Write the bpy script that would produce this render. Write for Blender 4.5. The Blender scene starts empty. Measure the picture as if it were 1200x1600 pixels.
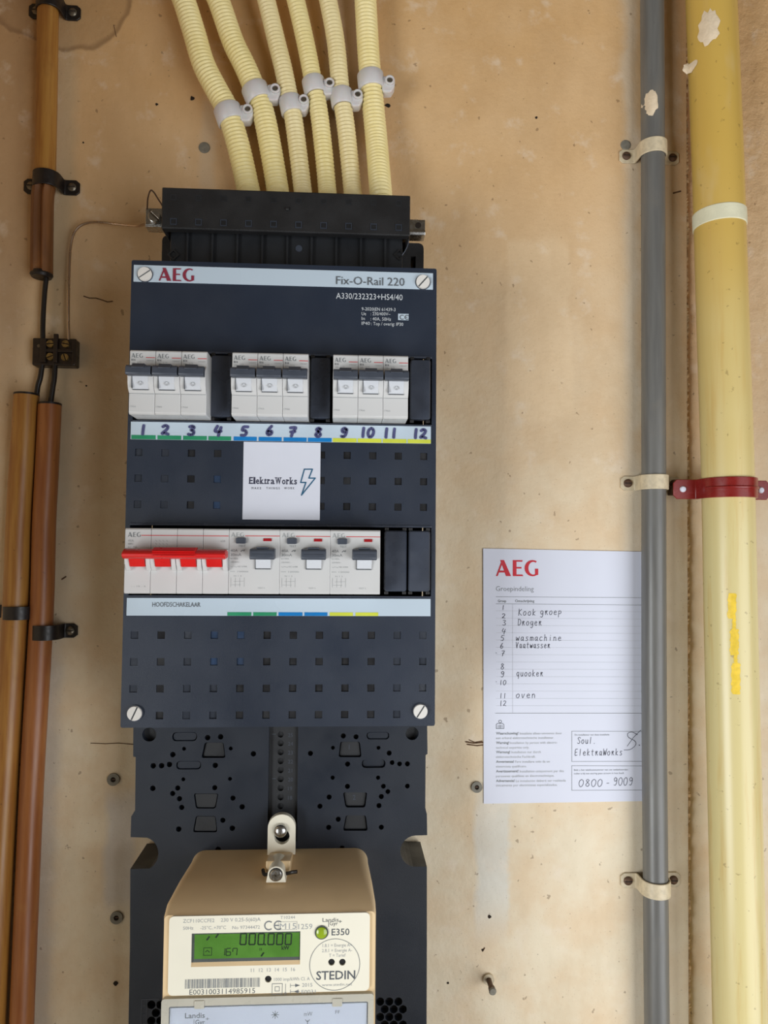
import bpy, bmesh, math, random
from mathutils import Vector, Matrix, Euler
random.seed(7)
PI = math.pi
C = bpy.context.scene.collection
sc = bpy.context.scene

# ------------------------------------------------------------------ camera
FPX = 1160.0
cam = bpy.data.cameras.new('camera')
camo = bpy.data.objects.new('camera', cam)
C.objects.link(camo)
CAM = Vector((0.0424, -0.6262, -0.039))
ROT = Euler((math.radians(92.75), math.radians(-0.42), math.radians(-3.25)), 'XYZ')
camo.location = CAM
camo.rotation_euler = ROT
cam.sensor_fit = 'VERTICAL'
cam.sensor_height = 24.0
cam.sensor_width = 18.0
cam.lens = FPX / 1600.0 * 24.0
cam.clip_start = 0.01
sc.camera = camo

# ------------------------------------------------------------------ light
world = bpy.data.worlds.new('world'); sc.world = world
world.use_nodes = True
bg = world.node_tree.nodes['Background']
bg.inputs['Color'].default_value = (1.0, 0.78, 0.54, 1)
bg.inputs['Strength'].default_value = 0.09


def area(name, loc, target, sx, sy, power, col):
    l = bpy.data.lights.new(name, 'AREA'); l.shape = 'RECTANGLE'
    l.size = sx; l.size_y = sy; l.energy = power; l.color = col
    o = bpy.data.objects.new(name, l); C.objects.link(o)
    o.location = loc
    o.rotation_euler = (Vector(target) - Vector(loc)).to_track_quat('-Z', 'Y').to_euler()
    return o


area('doorway_daylight', (-1.40, -1.25, -0.60), (0.1, 0, -0.05), 1.15, 1.1, 38, (0.93, 0.97, 1.0))
area('right_fill', (1.05, -1.12, -0.55), (0.15, 0, -0.2), 1.2, 1.3, 20, (0.93, 0.96, 1.0))  # added fill, softens the fuse board's shadow on the right
sc.view_settings.view_transform = 'Standard'
sc.view_settings.look = 'None'
sc.view_settings.gamma = 1.0
sc.view_settings.use_curve_mapping = False
sc.view_settings.exposure = 0.0

# ------------------------------------------------------------------ helpers
RM = ROT.to_matrix()


def W(px, py, d):
    """point on the plane d metres in front of the wall seen at photo pixel (px, py)"""
    v = RM @ Vector(((px - 600) / FPX, -(py - 800) / FPX, -1))
    t = (-d - CAM.y) / v.y
    return CAM + v * t


def WX(px, py, d): return W(px, py, d).x
def WZ(px, py, d): return W(px, py, d).z


def lin(c):
    return tuple(((v / 255) / 12.92 if v / 255 <= .04045 else ((v / 255 + .055) / 1.055) ** 2.4) for v in c)


class NT:
    def __init__(s, m):
        s.nt = m.node_tree; s.b = s.nt.nodes['Principled BSDF']
        s.co = s.nt.nodes.new('ShaderNodeTexCoord').outputs['Object']

    def node(s, t, **k):
        n = s.nt.nodes.new(t)
        for a, v in k.items():
            setattr(n, a, v)
        return n

    def link(s, a, b): s.nt.links.new(a, b)

    def noise(s, scale, detail=3, rough=.55, vec=None, dist=0):
        n = s.node('ShaderNodeTexNoise'); n.inputs['Scale'].default_value = scale
        n.inputs['Detail'].default_value = detail; n.inputs['Roughness'].default_value = rough
        n.inputs['Distortion'].default_value = dist
        s.link(vec or s.co, n.inputs['Vector']); return n.outputs['Fac']

    def mapping(s, scale, vec=None, loc=(0, 0, 0)):
        n = s.node('ShaderNodeMapping'); n.inputs['Scale'].default_value = scale
        n.inputs['Location'].default_value = loc
        s.link(vec or s.co, n.inputs['Vector']); return n.outputs['Vector']

    def rng(s, v, a, b, c=0, d=1, smooth=True):
        n = s.node('ShaderNodeMapRange'); n.interpolation_type = 'SMOOTHSTEP' if smooth else 'LINEAR'
        n.inputs['From Min'].default_value = a; n.inputs['From Max'].default_value = b
        n.inputs['To Min'].default_value = c; n.inputs['To Max'].default_value = d
        s.link(v, n.inputs['Value']); return n.outputs['Result']

    def math(s, op, a, b=None):
        n = s.node('ShaderNodeMath'); n.operation = op
        for i, v in enumerate((a, b)):
            if v is None: continue
            if isinstance(v, (int, float)): n.inputs[i].default_value = v
            else: s.link(v, n.inputs[i])
        return n.outputs[0]

    def mix(s, f, a, b, mode='MIX'):
        n = s.node('ShaderNodeMix'); n.data_type = 'RGBA'; n.blend_type = mode
        if isinstance(f, (int, float)): n.inputs[0].default_value = f
        else: s.link(f, n.inputs[0])
        for i, v in ((6, a), (7, b)):
            if isinstance(v, tuple): n.inputs[i].default_value = (*v, 1)
            else: s.link(v, n.inputs[i])
        return n.outputs[2]

    def bump(s, h, strength, dist=.001):
        n = s.node('ShaderNodeBump'); n.inputs['Strength'].default_value = strength
        n.inputs['Distance'].default_value = dist
        s.link(h, n.inputs['Height']); s.link(n.outputs[0], s.b.inputs['Normal'])


def newmat(name):
    m = bpy.data.materials.new(name); m.use_nodes = True
    return m, NT(m)


MATS = {}


def mat(name, rgb, rough=.5, metal=0, var=.06, scale=60, bump=0, bscale=400, spec=.5, emit=0, trans=0, sss=0, coat=0):
    m, n = newmat(name)
    c = lin(rgb)
    a = tuple(max(0, v * (1 - var)) for v in c); b = tuple(min(1, v * (1 + var)) for v in c)
    n.link(n.mix(n.rng(n.noise(scale), .3, .7), a, b), n.b.inputs['Base Color'])
    n.link(n.rng(n.noise(scale * 1.7), .3, .7, max(0, rough - .07), min(1, rough + .07)), n.b.inputs['Roughness'])
    n.b.inputs['Metallic'].default_value = metal
    n.b.inputs['Specular IOR Level'].default_value = spec
    if emit:
        n.b.inputs['Emission Color'].default_value = (*c, 1); n.b.inputs['Emission Strength'].default_value = emit
    if trans: n.b.inputs['Transmission Weight'].default_value = trans
    if sss:
        n.b.inputs['Subsurface Weight'].default_value = sss; n.b.inputs['Subsurface Scale'].default_value = .004
    if coat: n.b.inputs['Coat Weight'].default_value = coat
    if bump: n.bump(n.noise(bscale), bump, .0004)
    MATS[name] = m
    return m


def link_obj(name, me, m, parent=None, org=None):
    o = bpy.data.objects.new(name, me)
    if m: me.materials.append(m)
    C.objects.link(o)
    if parent is not None:
        o.parent = parent
    elif org is not None:
        o.location = org
    return o


ORG = {}


def tag(o, label=None, cat=None, group=None, kind=None):
    if label: o['label'] = label
    if cat: o['category'] = cat
    if group: o['group'] = group
    if kind: o['kind'] = kind
    return o


def thing(name, label, cat, org, group=None):
    o = bpy.data.objects.new(name, None); o.empty_display_size = .01
    C.objects.link(o); o.location = org; ORG[o.name] = Vector(org)
    return tag(o, label, cat, group)


TXT = {}


def text_geo(s, bold=0):
    k = (s, bold)
    if k not in TXT:
        cu = bpy.data.curves.new('t', 'FONT'); cu.body = s; cu.size = 1; cu.resolution_u = 2
        cu.offset = bold; cu.fill_mode = 'FRONT' if hasattr(cu, 'fill_mode') else cu.fill_mode
        o = bpy.data.objects.new('t', cu); C.objects.link(o)
        dg = bpy.context.evaluated_depsgraph_get()
        me = bpy.data.meshes.new_from_object(o.evaluated_get(dg))
        vs = [v.co.copy() for v in me.vertices]; fs = [tuple(p.vertices) for p in me.polygons]
        bpy.data.objects.remove(o); bpy.data.curves.remove(cu); bpy.data.meshes.remove(me)
        if not vs: vs = [Vector((0, 0, 0))]; fs = []
        TXT[k] = (vs, fs, min(v.x for v in vs), max(v.x for v in vs))
    return TXT[k]


CAP = None


class MB:
    def __init__(s): s.v = []; s.f = []

    def add(s, vs, fs):
        k = len(s.v); s.v += [Vector(v) for v in vs]; s.f += [tuple(i + k for i in f) for f in fs]; return s

    def box(s, x0, x1, y0, y1, z0, z1):
        if x0 > x1: x0, x1 = x1, x0
        if y0 > y1: y0, y1 = y1, y0
        if z0 > z1: z0, z1 = z1, z0
        return s.add([(x, y, z) for x in (x0, x1) for y in (y0, y1) for z in (z0, z1)],
                     [(0, 1, 3, 2), (4, 6, 7, 5), (0, 4, 5, 1), (2, 3, 7, 6), (0, 2, 6, 4), (1, 5, 7, 3)])

    def rect(s, x0, x1, z0, z1, y):
        return s.add([(x0, y, z0), (x1, y, z0), (x1, y, z1), (x0, y, z1)], [(0, 1, 2, 3)])

    def prism_y(s, pts, y0, y1):       # outline (x,z) convex-ish, extruded in y (y1 nearer the viewer = smaller)
        n = len(pts)
        vs = [(x, y0, z) for x, z in pts] + [(x, y1, z) for x, z in pts]
        fs = [tuple(range(n)), tuple(range(2 * n - 1, n - 1, -1))] + [(i, i + n, (i + 1) % n + n, (i + 1) % n) for i in range(n)]
        return s.add(vs, fs)

    def prism_x(s, pts, x0, x1):       # outline (y,z) extruded in x
        n = len(pts)
        vs = [(x0, y, z) for y, z in pts] + [(x1, y, z) for y, z in pts]
        fs = [tuple(range(n)), tuple(range(2 * n - 1, n - 1, -1))] + [(i, i + n, (i + 1) % n + n, (i + 1) % n) for i in range(n)]
        return s.add(vs, fs)

    def lathe(s, cx, cz, prof, n=24, cap=True):   # profile (r, y), axis along Y
        k = []
        vs = []
        for r, y in prof:
            for i in range(n):
                a = 2 * PI * i / n; vs.append((cx + r * math.cos(a), y, cz + r * math.sin(a)))
        fs = []
        for j in range(len(prof) - 1):
            for i in range(n):
                i2 = (i + 1) % n
                fs.append((j * n + i, j * n + i2, (j + 1) * n + i2, (j + 1) * n + i))
        if cap:
            fs.append(tuple(range(n))[::-1]); fs.append(tuple((len(prof) - 1) * n + i for i in range(n)))
        return s.add(vs, fs)

    def ring_y(s, cx, cz, r0, r1, y0, y1, n=28):
        vs = []
        for r, y in ((r0, y0), (r1, y0), (r1, y1), (r0, y1)):
            for i in range(n):
                a = 2 * PI * i / n; vs.append((cx + r * math.cos(a), y, cz + r * math.sin(a)))
        fs = []
        for j in range(4):
            for i in range(n):
                i2 = (i + 1) % n; j2 = (j + 1) % 4
                fs.append((j * n + i, j * n + i2, j2 * n + i2, j2 * n + i))
        return s.add(vs, fs)

    def sweep(s, pts, rad, n=16, cap=True, prof=None, jitter=None):
        pts = [Vector(p) for p in pts]; m = len(pts); vs = []
        for i, p in enumerate(pts):
            t = (pts[min(i + 1, m - 1)] - pts[max(i - 1, 0)]).normalized()
            ref = Vector((0, 1, 0)) if abs(t.y) < .9 else Vector((1, 0, 0))
            a = (ref - t * ref.dot(t)).normalized(); b = t.cross(a)
            r = rad(i) if callable(rad) else rad
            for k in range(n):
                th = 2 * PI * k / n
                q = prof(th) if prof else 1
                vs.append(p + (a * math.cos(th) + b * math.sin(th)) * r * q)
        fs = []
        for j in range(m - 1):
            for k in range(n):
                k2 = (k + 1) % n
                fs.append((j * n + k, j * n + k2, (j + 1) * n + k2, (j + 1) * n + k))
        if cap:
            fs.append(tuple(range(n))[::-1]); fs.append(tuple((m - 1) * n + k for k in range(n)))
        return s.add(vs, fs)

    def stroke(s, pts, w, y):          # flat pen line on a plane at depth y, pts (x,z)
        for i in range(len(pts) - 1):
            a = Vector(pts[i]); b = Vector(pts[i + 1]); d = b - a
            if d.length < 1e-9: continue
            d.normalize(); nn = Vector((-d.y, d.x)) * w / 2; yy_ = y - 2e-5 * (i % 3)
            s.add([(a.x - nn.x, yy_, a.y - nn.y), (b.x - nn.x, yy_, b.y - nn.y), (b.x + nn.x, yy_, b.y + nn.y), (a.x + nn.x, yy_, a.y + nn.y)], [(0, 1, 2, 3)])
        for j_, p in enumerate(pts):
            s.add([(p[0] + w / 2 * math.cos(k * PI / 4), y - 7e-5 - 2e-5 * (j_ % 3), p[1] + w / 2 * math.sin(k * PI / 4)) for k in range(8)], [tuple(range(8))])
        return s

    def text(s, t, x0, z, h, y, x1=None, bold=0, gap=None):
        """flat lettering: left edge x0, baseline z, capital height h; x1 fixes the width"""
        global CAP
        if CAP is None:
            g = text_geo('H'); CAP = max(v.y for v in g[0])
        vs, fs, a, b = text_geo(t, bold)
        k = h / CAP
        kx = (x1 - x0) / (b - a) if x1 is not None and b > a else k
        return s.add([(x0 + (v.x - a) * kx, y, z + v.y * k) for v in vs], fs)

    def tpx(s, t, px0, py, px1, hpx, d, bold=0):
        p = W(px0, py, d); q = W(px1, py, d); r = W(px0, py - hpx, d)
        return s.text(t, p.x, p.z, r.z - p.z, -d, q.x, bold)

    def build(s, name, m, parent=None, org=None, smooth=False, bevel=0, seg=2, label=None, normals=True):
        if parent is not None:
            p = parent
            while p.parent: p = p.parent
            o3 = ORG[p.name]
        else:
            if org is None:
                xs = [v.x for v in s.v]; ys = [v.y for v in s.v]; zs = [v.z for v in s.v]
                org = ((min(xs) + max(xs)) / 2, max(ys), min(zs))
            o3 = Vector(org)
        me = bpy.data.meshes.new(name)
        me.from_pydata([tuple(v - o3) for v in s.v], [], s.f)
        if normals:
            bm = bmesh.new(); bm.from_mesh(me)
            bmesh.ops.recalc_face_normals(bm, faces=bm.faces)
            bm.to_mesh(me); bm.free()
        o = link_obj(name, me, m, parent, o3)
        if parent is None: ORG[o.name] = o3
        if smooth:
            for p in me.polygons: p.use_smooth = True
            me.set_sharp_from_angle(angle=math.radians(38))
        if bevel:
            b = o.modifiers.new('bevel', 'BEVEL'); b.width = bevel; b.segments = seg; b.limit_method = 'ANGLE'; b.angle_limit = math.radians(35)
        if label: o['label'] = label
        return o


def sheet(name, outline, holes, y0, y1, m, parent=None, org=None, bev=0):
    """plate in the xz plane with holes, between y0 (back) and y1 (front)"""
    cu = bpy.data.curves.new('s', 'CURVE'); cu.dimensions = '2D'; cu.fill_mode = 'BOTH'
    cu.extrude = abs(y1 - y0) / 2 - bev; cu.bevel_depth = bev; cu.offset = -bev; cu.bevel_resolution = 1
    for pts in [outline] + holes:
        sp = cu.splines.new('POLY'); sp.points.add(len(pts) - 1)
        for i, (x, z) in enumerate(pts): sp.points[i].co = (x, z, 0, 1)
        sp.use_cyclic_u = True
    o = bpy.data.objects.new('s', cu); C.objects.link(o)
    dg = bpy.context.evaluated_depsgraph_get()
    me = bpy.data.meshes.new_from_object(o.evaluated_get(dg))
    b = MB(); ym = (y0 + y1) / 2
    b.add([(v.co.x, ym - v.co.z, v.co.y) for v in me.vertices], [tuple(p.vertices) for p in me.polygons])
    bpy.data.objects.remove(o); bpy.data.curves.remove(cu); bpy.data.meshes.remove(me)
    bm = bmesh.new()
    return b.build(name, m, parent, org)


def circ(cx, cz, r, n=20): return [(cx + r * math.cos(2 * PI * i / n), cz + r * math.sin(2 * PI * i / n)) for i in range(n)]
def sq(x0, x1, z0, z1): return [(x0, z0), (x1, z0), (x1, z1), (x0, z1)]


def rrect(x0, x1, z0, z1, r, n=5):
    o = []
    for cx, cz, a0 in ((x1 - r, z1 - r, 0), (x0 + r, z1 - r, PI / 2), (x0 + r, z0 + r, PI), (x1 - r, z0 + r, 1.5 * PI)):
        for i in range(n + 1):
            a = a0 + PI / 2 * i / n; o.append((cx + r * math.cos(a), cz + r * math.sin(a)))
    return o


def spline(pts, n=8):
    P = [Vector(p) for p in pts]; P = [P[0] * 2 - P[1]] + P + [P[-1] * 2 - P[-2]]; out = []
    for i in range(1, len(P) - 2):
        for k in range(n):
            t = k / n; a, b, c, d = P[i - 1], P[i], P[i + 1], P[i + 2]
            out.append(.5 * ((2 * b) + (c - a) * t + (2 * a - 5 * b + 4 * c - d) * t * t + (3 * b - a - 3 * c + d) * t ** 3))
    out.append(P[-2]); return out


def resample(pts, step):
    out = [pts[0].copy()]; acc = 0
    for i in range(1, len(pts)):
        a = pts[i - 1]; b = pts[i]; L = (b - a).length
        if L < 1e-9: continue
        t = step - acc
        while t <= L:
            out.append(a + (b - a) * (t / L)); t += step
        acc = (acc + L) % step
    return out


def aeg(mb, x0, z0, h, y, width=None):
    k = h; kx = (width / 2.62) if width else h
    cnt = [0]
    def poly(p):
        cnt[0] += 1; mb.add([(x0 + a * kx, y - 1.5e-5 * (cnt[0] % 4), z0 + b * k) for a, b in p], [tuple(range(len(p)))])
    poly([(0.26, 1), (0.50, 1), (0.93, 0), (0.62, 0)]); poly([(0, 0), (.11, 0), (.40, .80), (.345, .95)])
    poly([(.13, .22), (.72, .22), (.67, .34), (.19, .34)])
    poly([(1.04, 0), (1.27, 0), (1.27, 1), (1.04, 1)]); poly([(1.27, .9), (1.62, .9), (1.66, 1), (1.27, 1)])
    poly([(1.27, .47), (1.58, .47), (1.58, .57), (1.27, .57)]); poly([(1.27, 0), (1.69, 0), (1.64, .1), (1.27, .1)])
    n = 14
    for i in range(n):
        a = math.radians(58 + (305 - 58) * i / n); b = math.radians(58 + (305 - 58) * (i + 1) / n)
        o = lambda t: (2.27 + .50 * math.cos(t), .5 + .51 * math.sin(t))
        q = lambda t: (2.31 + .30 * math.cos(t), .5 + .40 * math.sin(t))
        poly([o(a), o(b), q(b), q(a)])
    poly([(2.42, .03), (2.62, .09), (2.62, .47), (2.42, .47)])


G = {  # pen glyphs, polylines in a unit box, baseline 0
    '0': [[(.5, 1), (.15, .8), (.05, .4), (.25, 0), (.6, .02), (.85, .4), (.8, .8), (.5, 1)]],
    '1': [[(.5, 1), (.48, .5), (.5, 0)]],
    '2': [[(.1, .85), (.4, 1), (.75, .85), (.6, .5), (.1, .08), (.45, .12), (.9, 0)]],
    '3': [[(.15, .92), (.5, 1), (.75, .82), (.4, .55), (.75, .4), (.75, .12), (.45, 0), (.1, .06)]],
    '4': [[(.35, 1), (.1, .45), (.5, .35), (.9, .42)], [(.85, .85), (.7, .4), (.62, -.1)]],
    '5': [[(.9, 1), (.35, .97), (.22, .6), (.6, .58), (.8, .3), (.6, .02), (.15, .02)]],
    '6': [[(.65, 1), (.3, .6), (.15, .25), (.35, 0), (.7, .1), (.75, .38), (.45, .45), (.2, .3)]],
    '7': [[(.1, .95), (.8, .98), (.5, .5), (.35, 0)], [(.2, .48), (.75, .52)]],
    '8': [[(.75, .85), (.45, 1), (.2, .8), (.5, .55), (.8, .25), (.5, 0), (.15, .2), (.4, .52), (.75, .85)]],
    '9': [[(.78, .8), (.5, 1), (.2, .8), (.35, .52), (.75, .65), (.8, .85), (.75, .3), (.5, 0), (.2, .05)]],
    'K': [[(.1, 1), (.1, 0)], [(.75, .95), (.15, .5), (.8, 0)]],
    'k': [[(.15, 1), (.15, 0)], [(.65, .6), (.2, .3), (.7, 0)]],
    'o': [[(.4, .6), (.1, .4), (.15, .08), (.5, 0), (.75, .3), (.6, .58), (.4, .6)]],
    'g': [[(.7, .55), (.3, .6), (.1, .35), (.3, .08), (.65, .2), (.72, .55), (.7, -.1), (.45, -.4), (.1, -.3)]],
    'r': [[(.15, .6), (.2, 0)], [(.2, .35), (.4, .62), (.65, .55), (.4, .35), (.75, 0)]],
    'e': [[(.1, .32), (.65, .35), (.5, .6), (.2, .5), (.1, .2), (.35, 0), (.75, .08)]],
    'p': [[(.15, .6), (.12, -.35)], [(.15, .5), (.5, .62), (.75, .4), (.5, .15), (.15, .2)]],
    'D': [[(.15, .95), (.12, 0)], [(.05, .95), (.6, .9), (.85, .5), (.6, .1), (.1, 0)]],
    'w': [[(.05, .6), (.2, 0), (.42, .45), (.6, 0), (.85, .65)]],
    'a': [[(.65, .55), (.3, .6), (.1, .25), (.3, 0), (.6, .25), (.68, .58), (.65, .05), (.85, 0)]],
    's': [[(.7, .58), (.3, .6), (.25, .38), (.6, .25), (.55, .02), (.1, 0)]],
    'm': [[(.05, 0), (.1, .6)], [(.1, .45), (.3, .6), (.42, .4), (.42, 0)], [(.42, .45), (.65, .6), (.8, .4), (.8, 0)]],
    'c': [[(.7, .55), (.35, .6), (.1, .3), (.3, 0), (.7, .08)]],
    'h': [[(.15, 1), (.12, 0)], [(.15, .4), (.45, .6), (.6, .4), (.62, 0)]],
    'i': [[(.4, .6), (.4, 0)], [(.42, .85), (.42, .88)]],
    'n': [[(.1, .6), (.12, 0)], [(.12, .4), (.4, .6), (.62, .4), (.65, 0)]],
    'V': [[(.05, .95), (.35, 0), (.45, .4), (.7, .9)]],
    'v': [[(.1, .6), (.35, 0), (.7, .6)]],
    't': [[(.4, .9), (.35, .1), (.6, 0)], [(.1, .6), (.7, .62)]],
    'u': [[(.1, .6), (.15, .1), (.4, 0), (.65, .2), (.68, .6), (.7, 0)]],
    'q': [[(.65, .58), (.25, .6), (.08, .3), (.3, .02), (.62, .2), (.68, .6), (.6, -.4)]],
    'S': [[(.85, .85), (.5, 1), (.2, .8), (.5, .5), (.75, .25), (.45, 0), (.05, .1)]],
    'l': [[(.4, 1), (.3, 0)]],
    '.': [[(.3, 0), (.33, .04)]],
    'E': [[(.75, 1), (.2, .95), (.1, .5), (.6, .52)], [(.1, .5), (.1, .02), (.7, .05)]],
    'W': [[(.05, 1), (.2, 0), (.45, .7), (.65, 0), (1, 1)]],
    '-': [[(.1, .4), (.6, .42)]], '/': [[(.1, 0), (.6, 1)]], ' ': [],
}


def pen(mb, s, x, z, h, adv, w, y, slant=.12):
    for ch in s:
        for pl in G.get(ch, []):
            pts = [Vector((x + (a + slant * b) * adv * .85, z + b * h)) for a, b in pl]
            if len(pts) > 2:
                q = spline([(p.x, p.y, 0) for p in pts], 4); pts = [Vector((p.x, p.y)) for p in q]
            mb.stroke([(p.x, p.y) for p in pts], w, y)
        x += adv
    return x


def pen_px(mb, s, px0, py, px1, hpx, d, w, slant=.12):
    p = W(px0, py, d); q = W(px1, py, d); r = W(px0, py - hpx, d)
    pen(mb, s, p.x, p.z, r.z - p.z, (q.x - p.x) / len(s), w, -d, slant)


def copy_tree(o, parent=None):
    c = o.copy(); C.objects.link(c)
    if parent is not None: c.parent = parent
    for ch in list(o.children): copy_tree(ch, c)
    return c


def slot_screw(mb, slot, x, z, y, r, h, ang, sw=.0012):
    """slotted head: body disc in mb with a real groove, dark floor in slot"""
    mb.lathe(x, z, [(r, y), (r, y - h * .55)], 28)
    ca, sa = math.cos(ang), math.sin(ang)
    for sgn in (1, -1):
        a0 = math.asin(sw / 2 / r); pts = []
        for i in range(15):
            a = a0 + (PI - 2 * a0) * i / 14
            u, v = r * .97 * math.cos(a), sgn * r * .97 * math.sin(a)
            pts.append((x + u * ca - v * sa, z + u * sa + v * ca))
        mb.prism_y(pts, y - h * .5, y - h)
    u = r * .95; v = sw / 2
    slot.prism_y([(x + a * ca - b * sa, z + a * sa + b * ca) for a, b in ((-u, -v), (u, -v), (u, v), (-u, v))], y - h * .5, y - h * .62)


# ------------------------------------------------------------------ materials
m_black = mat('black_plastic', (34, 36, 39), .42, var=.12, scale=25, bump=.25, bscale=2500)
m_cover = mat('cover_plastic', (38, 46, 60), .36, var=.10, scale=14, bump=.3, bscale=2200)
m_hood = mat('hood_plastic', (32, 32, 33), .46, var=.15, scale=30, bump=.3, bscale=1500)
m_plate = mat('plate_plastic', (27, 34, 45), .38, var=.12, scale=12, bump=.25, bscale=1800)
m_deep = mat('recess_black', (14, 15, 17), .6)
m_knock = mat('knockout_plastic', (52, 57, 66), .22, var=.1)
m_knockd = mat('knockout_shaded_plastic', (30, 31, 34), .35, var=.15)  # darker copy, painted for knockouts that reflect little
m_knockb = mat('knockout_blue_reflection', (44, 62, 88), .3, var=.2)  # bluish reflection painted into the knockout colour
m_blank = mat('blank_cover_plastic', (62, 68, 80), .30, var=.15, scale=40)
m_white = mat('white_plastic', (208, 208, 207), .35, var=.015, scale=30)
m_white2 = mat('white_switch_plastic', (212, 215, 220), .28, var=.01)
m_lever = mat('slate_lever_plastic', (70, 76, 87), .38, var=.08, scale=90)
m_red = mat('red_lever_plastic', (214, 30, 30), .33, var=.06)
m_redw = mat('red_indicator', (165, 20, 30), .3)
m_strip = mat('pale_blue_label_strip', (190, 205, 217), .28, var=.03, scale=8)
m_ink = mat('grey_ink', (92, 96, 100), .6)
m_inkl = mat('light_grey_ink', (165, 168, 168), .6)
m_inkm = mat('mid_grey_ink', (128, 132, 134), .6)
m_inkr = mat('maroon_ink', (135, 42, 62), .5)
m_inkred = mat('red_ink', (205, 60, 60), .5)
m_inkw = mat('white_ink', (205, 210, 214), .5)
m_marker = mat('marker_ink', (72, 74, 116), .5, var=.15, scale=200)
m_pen = mat('ballpoint_ink', (62, 64, 78), .6)
m_green = mat('green_label', (40, 140, 98), .4); m_blue = mat('blue_label', (15, 120, 190), .4); m_yel = mat('yellow_green_label', (205, 212, 70), .4)
m_steel = mat('zinc_steel', (190, 190, 188), .28, metal=1, var=.1, scale=200)
m_screwp = mat('white_screw_plastic', (225, 222, 216), .4)
m_dull = mat('dull_screw_metal', (120, 112, 98), .4, metal=.8, var=.2, scale=300)
m_rust = mat('rusty_brown_metal', (92, 68, 52), .6, metal=.3, var=.25, scale=300)
m_cream = mat('cream_meter_plastic', (240, 235, 216), .42, var=.02, scale=20)
m_beige = mat('beige_meter_plastic', (232, 204, 160), .45, var=.05, scale=20)
m_frame = mat('frosted_meter_frame', (190, 186, 172), .3, var=.04)
m_lcdf = mat('lcd_window_frame', (86, 92, 90), .3)
m_lcdseg = mat('lcd_segment', (18, 42, 22), .5)
m_led = mat('green_button_plastic', (150, 175, 40), .25, coat=.5)
m_paper = mat('white_paper', (224, 227, 240), .75, var=.01, scale=20)
m_sticker = mat('sticker_vinyl', (214, 217, 228), .5, var=.01)
m_teal = mat('teal_ink', (30, 92, 125), .5)
m_navy = mat('navy_ink', (48, 50, 72), .5)
m_clip = mat('frosted_white_nylon', (214, 210, 208), .38, var=.03, sss=.15)
m_blackiron = mat('black_painted_iron', (28, 22, 20), .42, var=.3, scale=200)
m_cablek = mat('black_cable_sheath', (30, 25, 22), .42)
m_bakelite = mat('dark_brown_bakelite', (38, 28, 22), .35, var=.3, scale=150)
m_brass = mat('aged_brass', (150, 130, 85), .38, metal=.9, var=.3, scale=400)
m_copper = mat('bare_tinned_wire', (190, 170, 150), .3, metal=1)
m_clamp = mat('painted_cream_clamp', (205, 190, 160), .45, var=.12, scale=200, bump=.3, bscale=600)
m_clampred = mat('oxide_red_clamp', (128, 30, 26), .28, var=.1, scale=80)
m_tape = mat('pale_plaster_tape', (222, 218, 188), .6, var=.06, scale=80, bump=.4, bscale=600)
m_blob = mat('dried_plaster', (226, 206, 176), .85, var=.06, scale=150, bump=.8, bscale=500)
m_plug = mat('grey_wall_plug', (128, 124, 112), .6, var=.15, scale=400)
m_dirt = mat('dark_hole', (40, 30, 22), .9)
m_crack = mat('hairline_crack', (96, 70, 48), .9, var=.3, scale=300)

m_glass, n = newmat('clear_cover_plastic')
n.b.inputs['Base Color'].default_value = (.9, .93, .95, 1); n.b.inputs['Transmission Weight'].default_value = .9
n.b.inputs['Roughness'].default_value = .02; n.b.inputs['IOR'].default_value = 1.15

m_lcd, n = newmat('lcd_green_backlight')
cc = n.mix(n.rng(n.noise(60), .3, .7), lin((76, 122, 48)), lin((86, 134, 56)))
n.link(cc, n.b.inputs['Base Color']); n.link(cc, n.b.inputs['Emission Color'])
n.b.inputs['Emission Strength'].default_value = .10; n.b.inputs['Roughness'].default_value = .2


def pipe_mat(name, c1, c2, c3, rough, streak=(30, 30, 2.2), spec=.5, dark=.35):
    m, n = newmat(name)
    v = n.mapping(streak)
    a = n.noise(6, 5, .6, v)
    b = n.noise(14, 4, .6)
    base = n.mix(n.rng(a, .35, .68), lin(c1), lin(c2))
    base = n.mix(n.math('MULTIPLY', n.rng(b, .55, .75), .8), base, lin(c3))
    base = n.mix(n.math('MULTIPLY', n.rng(n.noise(220, 2), .70, .76), dark), base, lin((60, 40, 22)))
    n.link(base, n.b.inputs['Base Color'])
    n.link(n.rng(b, .3, .7, rough - .05, rough + .1), n.b.inputs['Roughness'])
    n.b.inputs['Specular IOR Level'].default_value = spec
    n.bump(n.noise(60, 3), .15, .0006)
    MATS[name] = m
    return m


m_oldpipe = pipe_mat('aged_amber_pipe', (170, 122, 56), (146, 94, 40), (116, 68, 30), .38)
m_oldpipe2 = pipe_mat('aged_orange_pipe', (158, 100, 52), (138, 80, 40), (170, 124, 66), .38)
m_oldpipe3 = pipe_mat('aged_brown_pipe', (128, 82, 42), (104, 64, 32), (148, 98, 50), .45)
m_gray = pipe_mat('grey_pvc_pipe', (110, 109, 105), (99, 98, 95), (118, 112, 102), .34, dark=.1)
m_conduit, n = newmat('cream_corrugated_pvc')
n.link(n.mix(n.rng(n.noise(30), .3, .7), lin((236, 218, 150)), lin((242, 226, 166))), n.b.inputs['Base Color'])
n.b.inputs['Roughness'].default_value = .42
m_conduit2, n = newmat('pale_cream_corrugated_pvc')
n.link(n.mix(n.rng(n.noise(30), .3, .7), lin((232, 214, 158)), lin((240, 224, 172))), n.b.inputs['Base Color'])
n.b.inputs['Roughness'].default_value = .42

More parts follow.
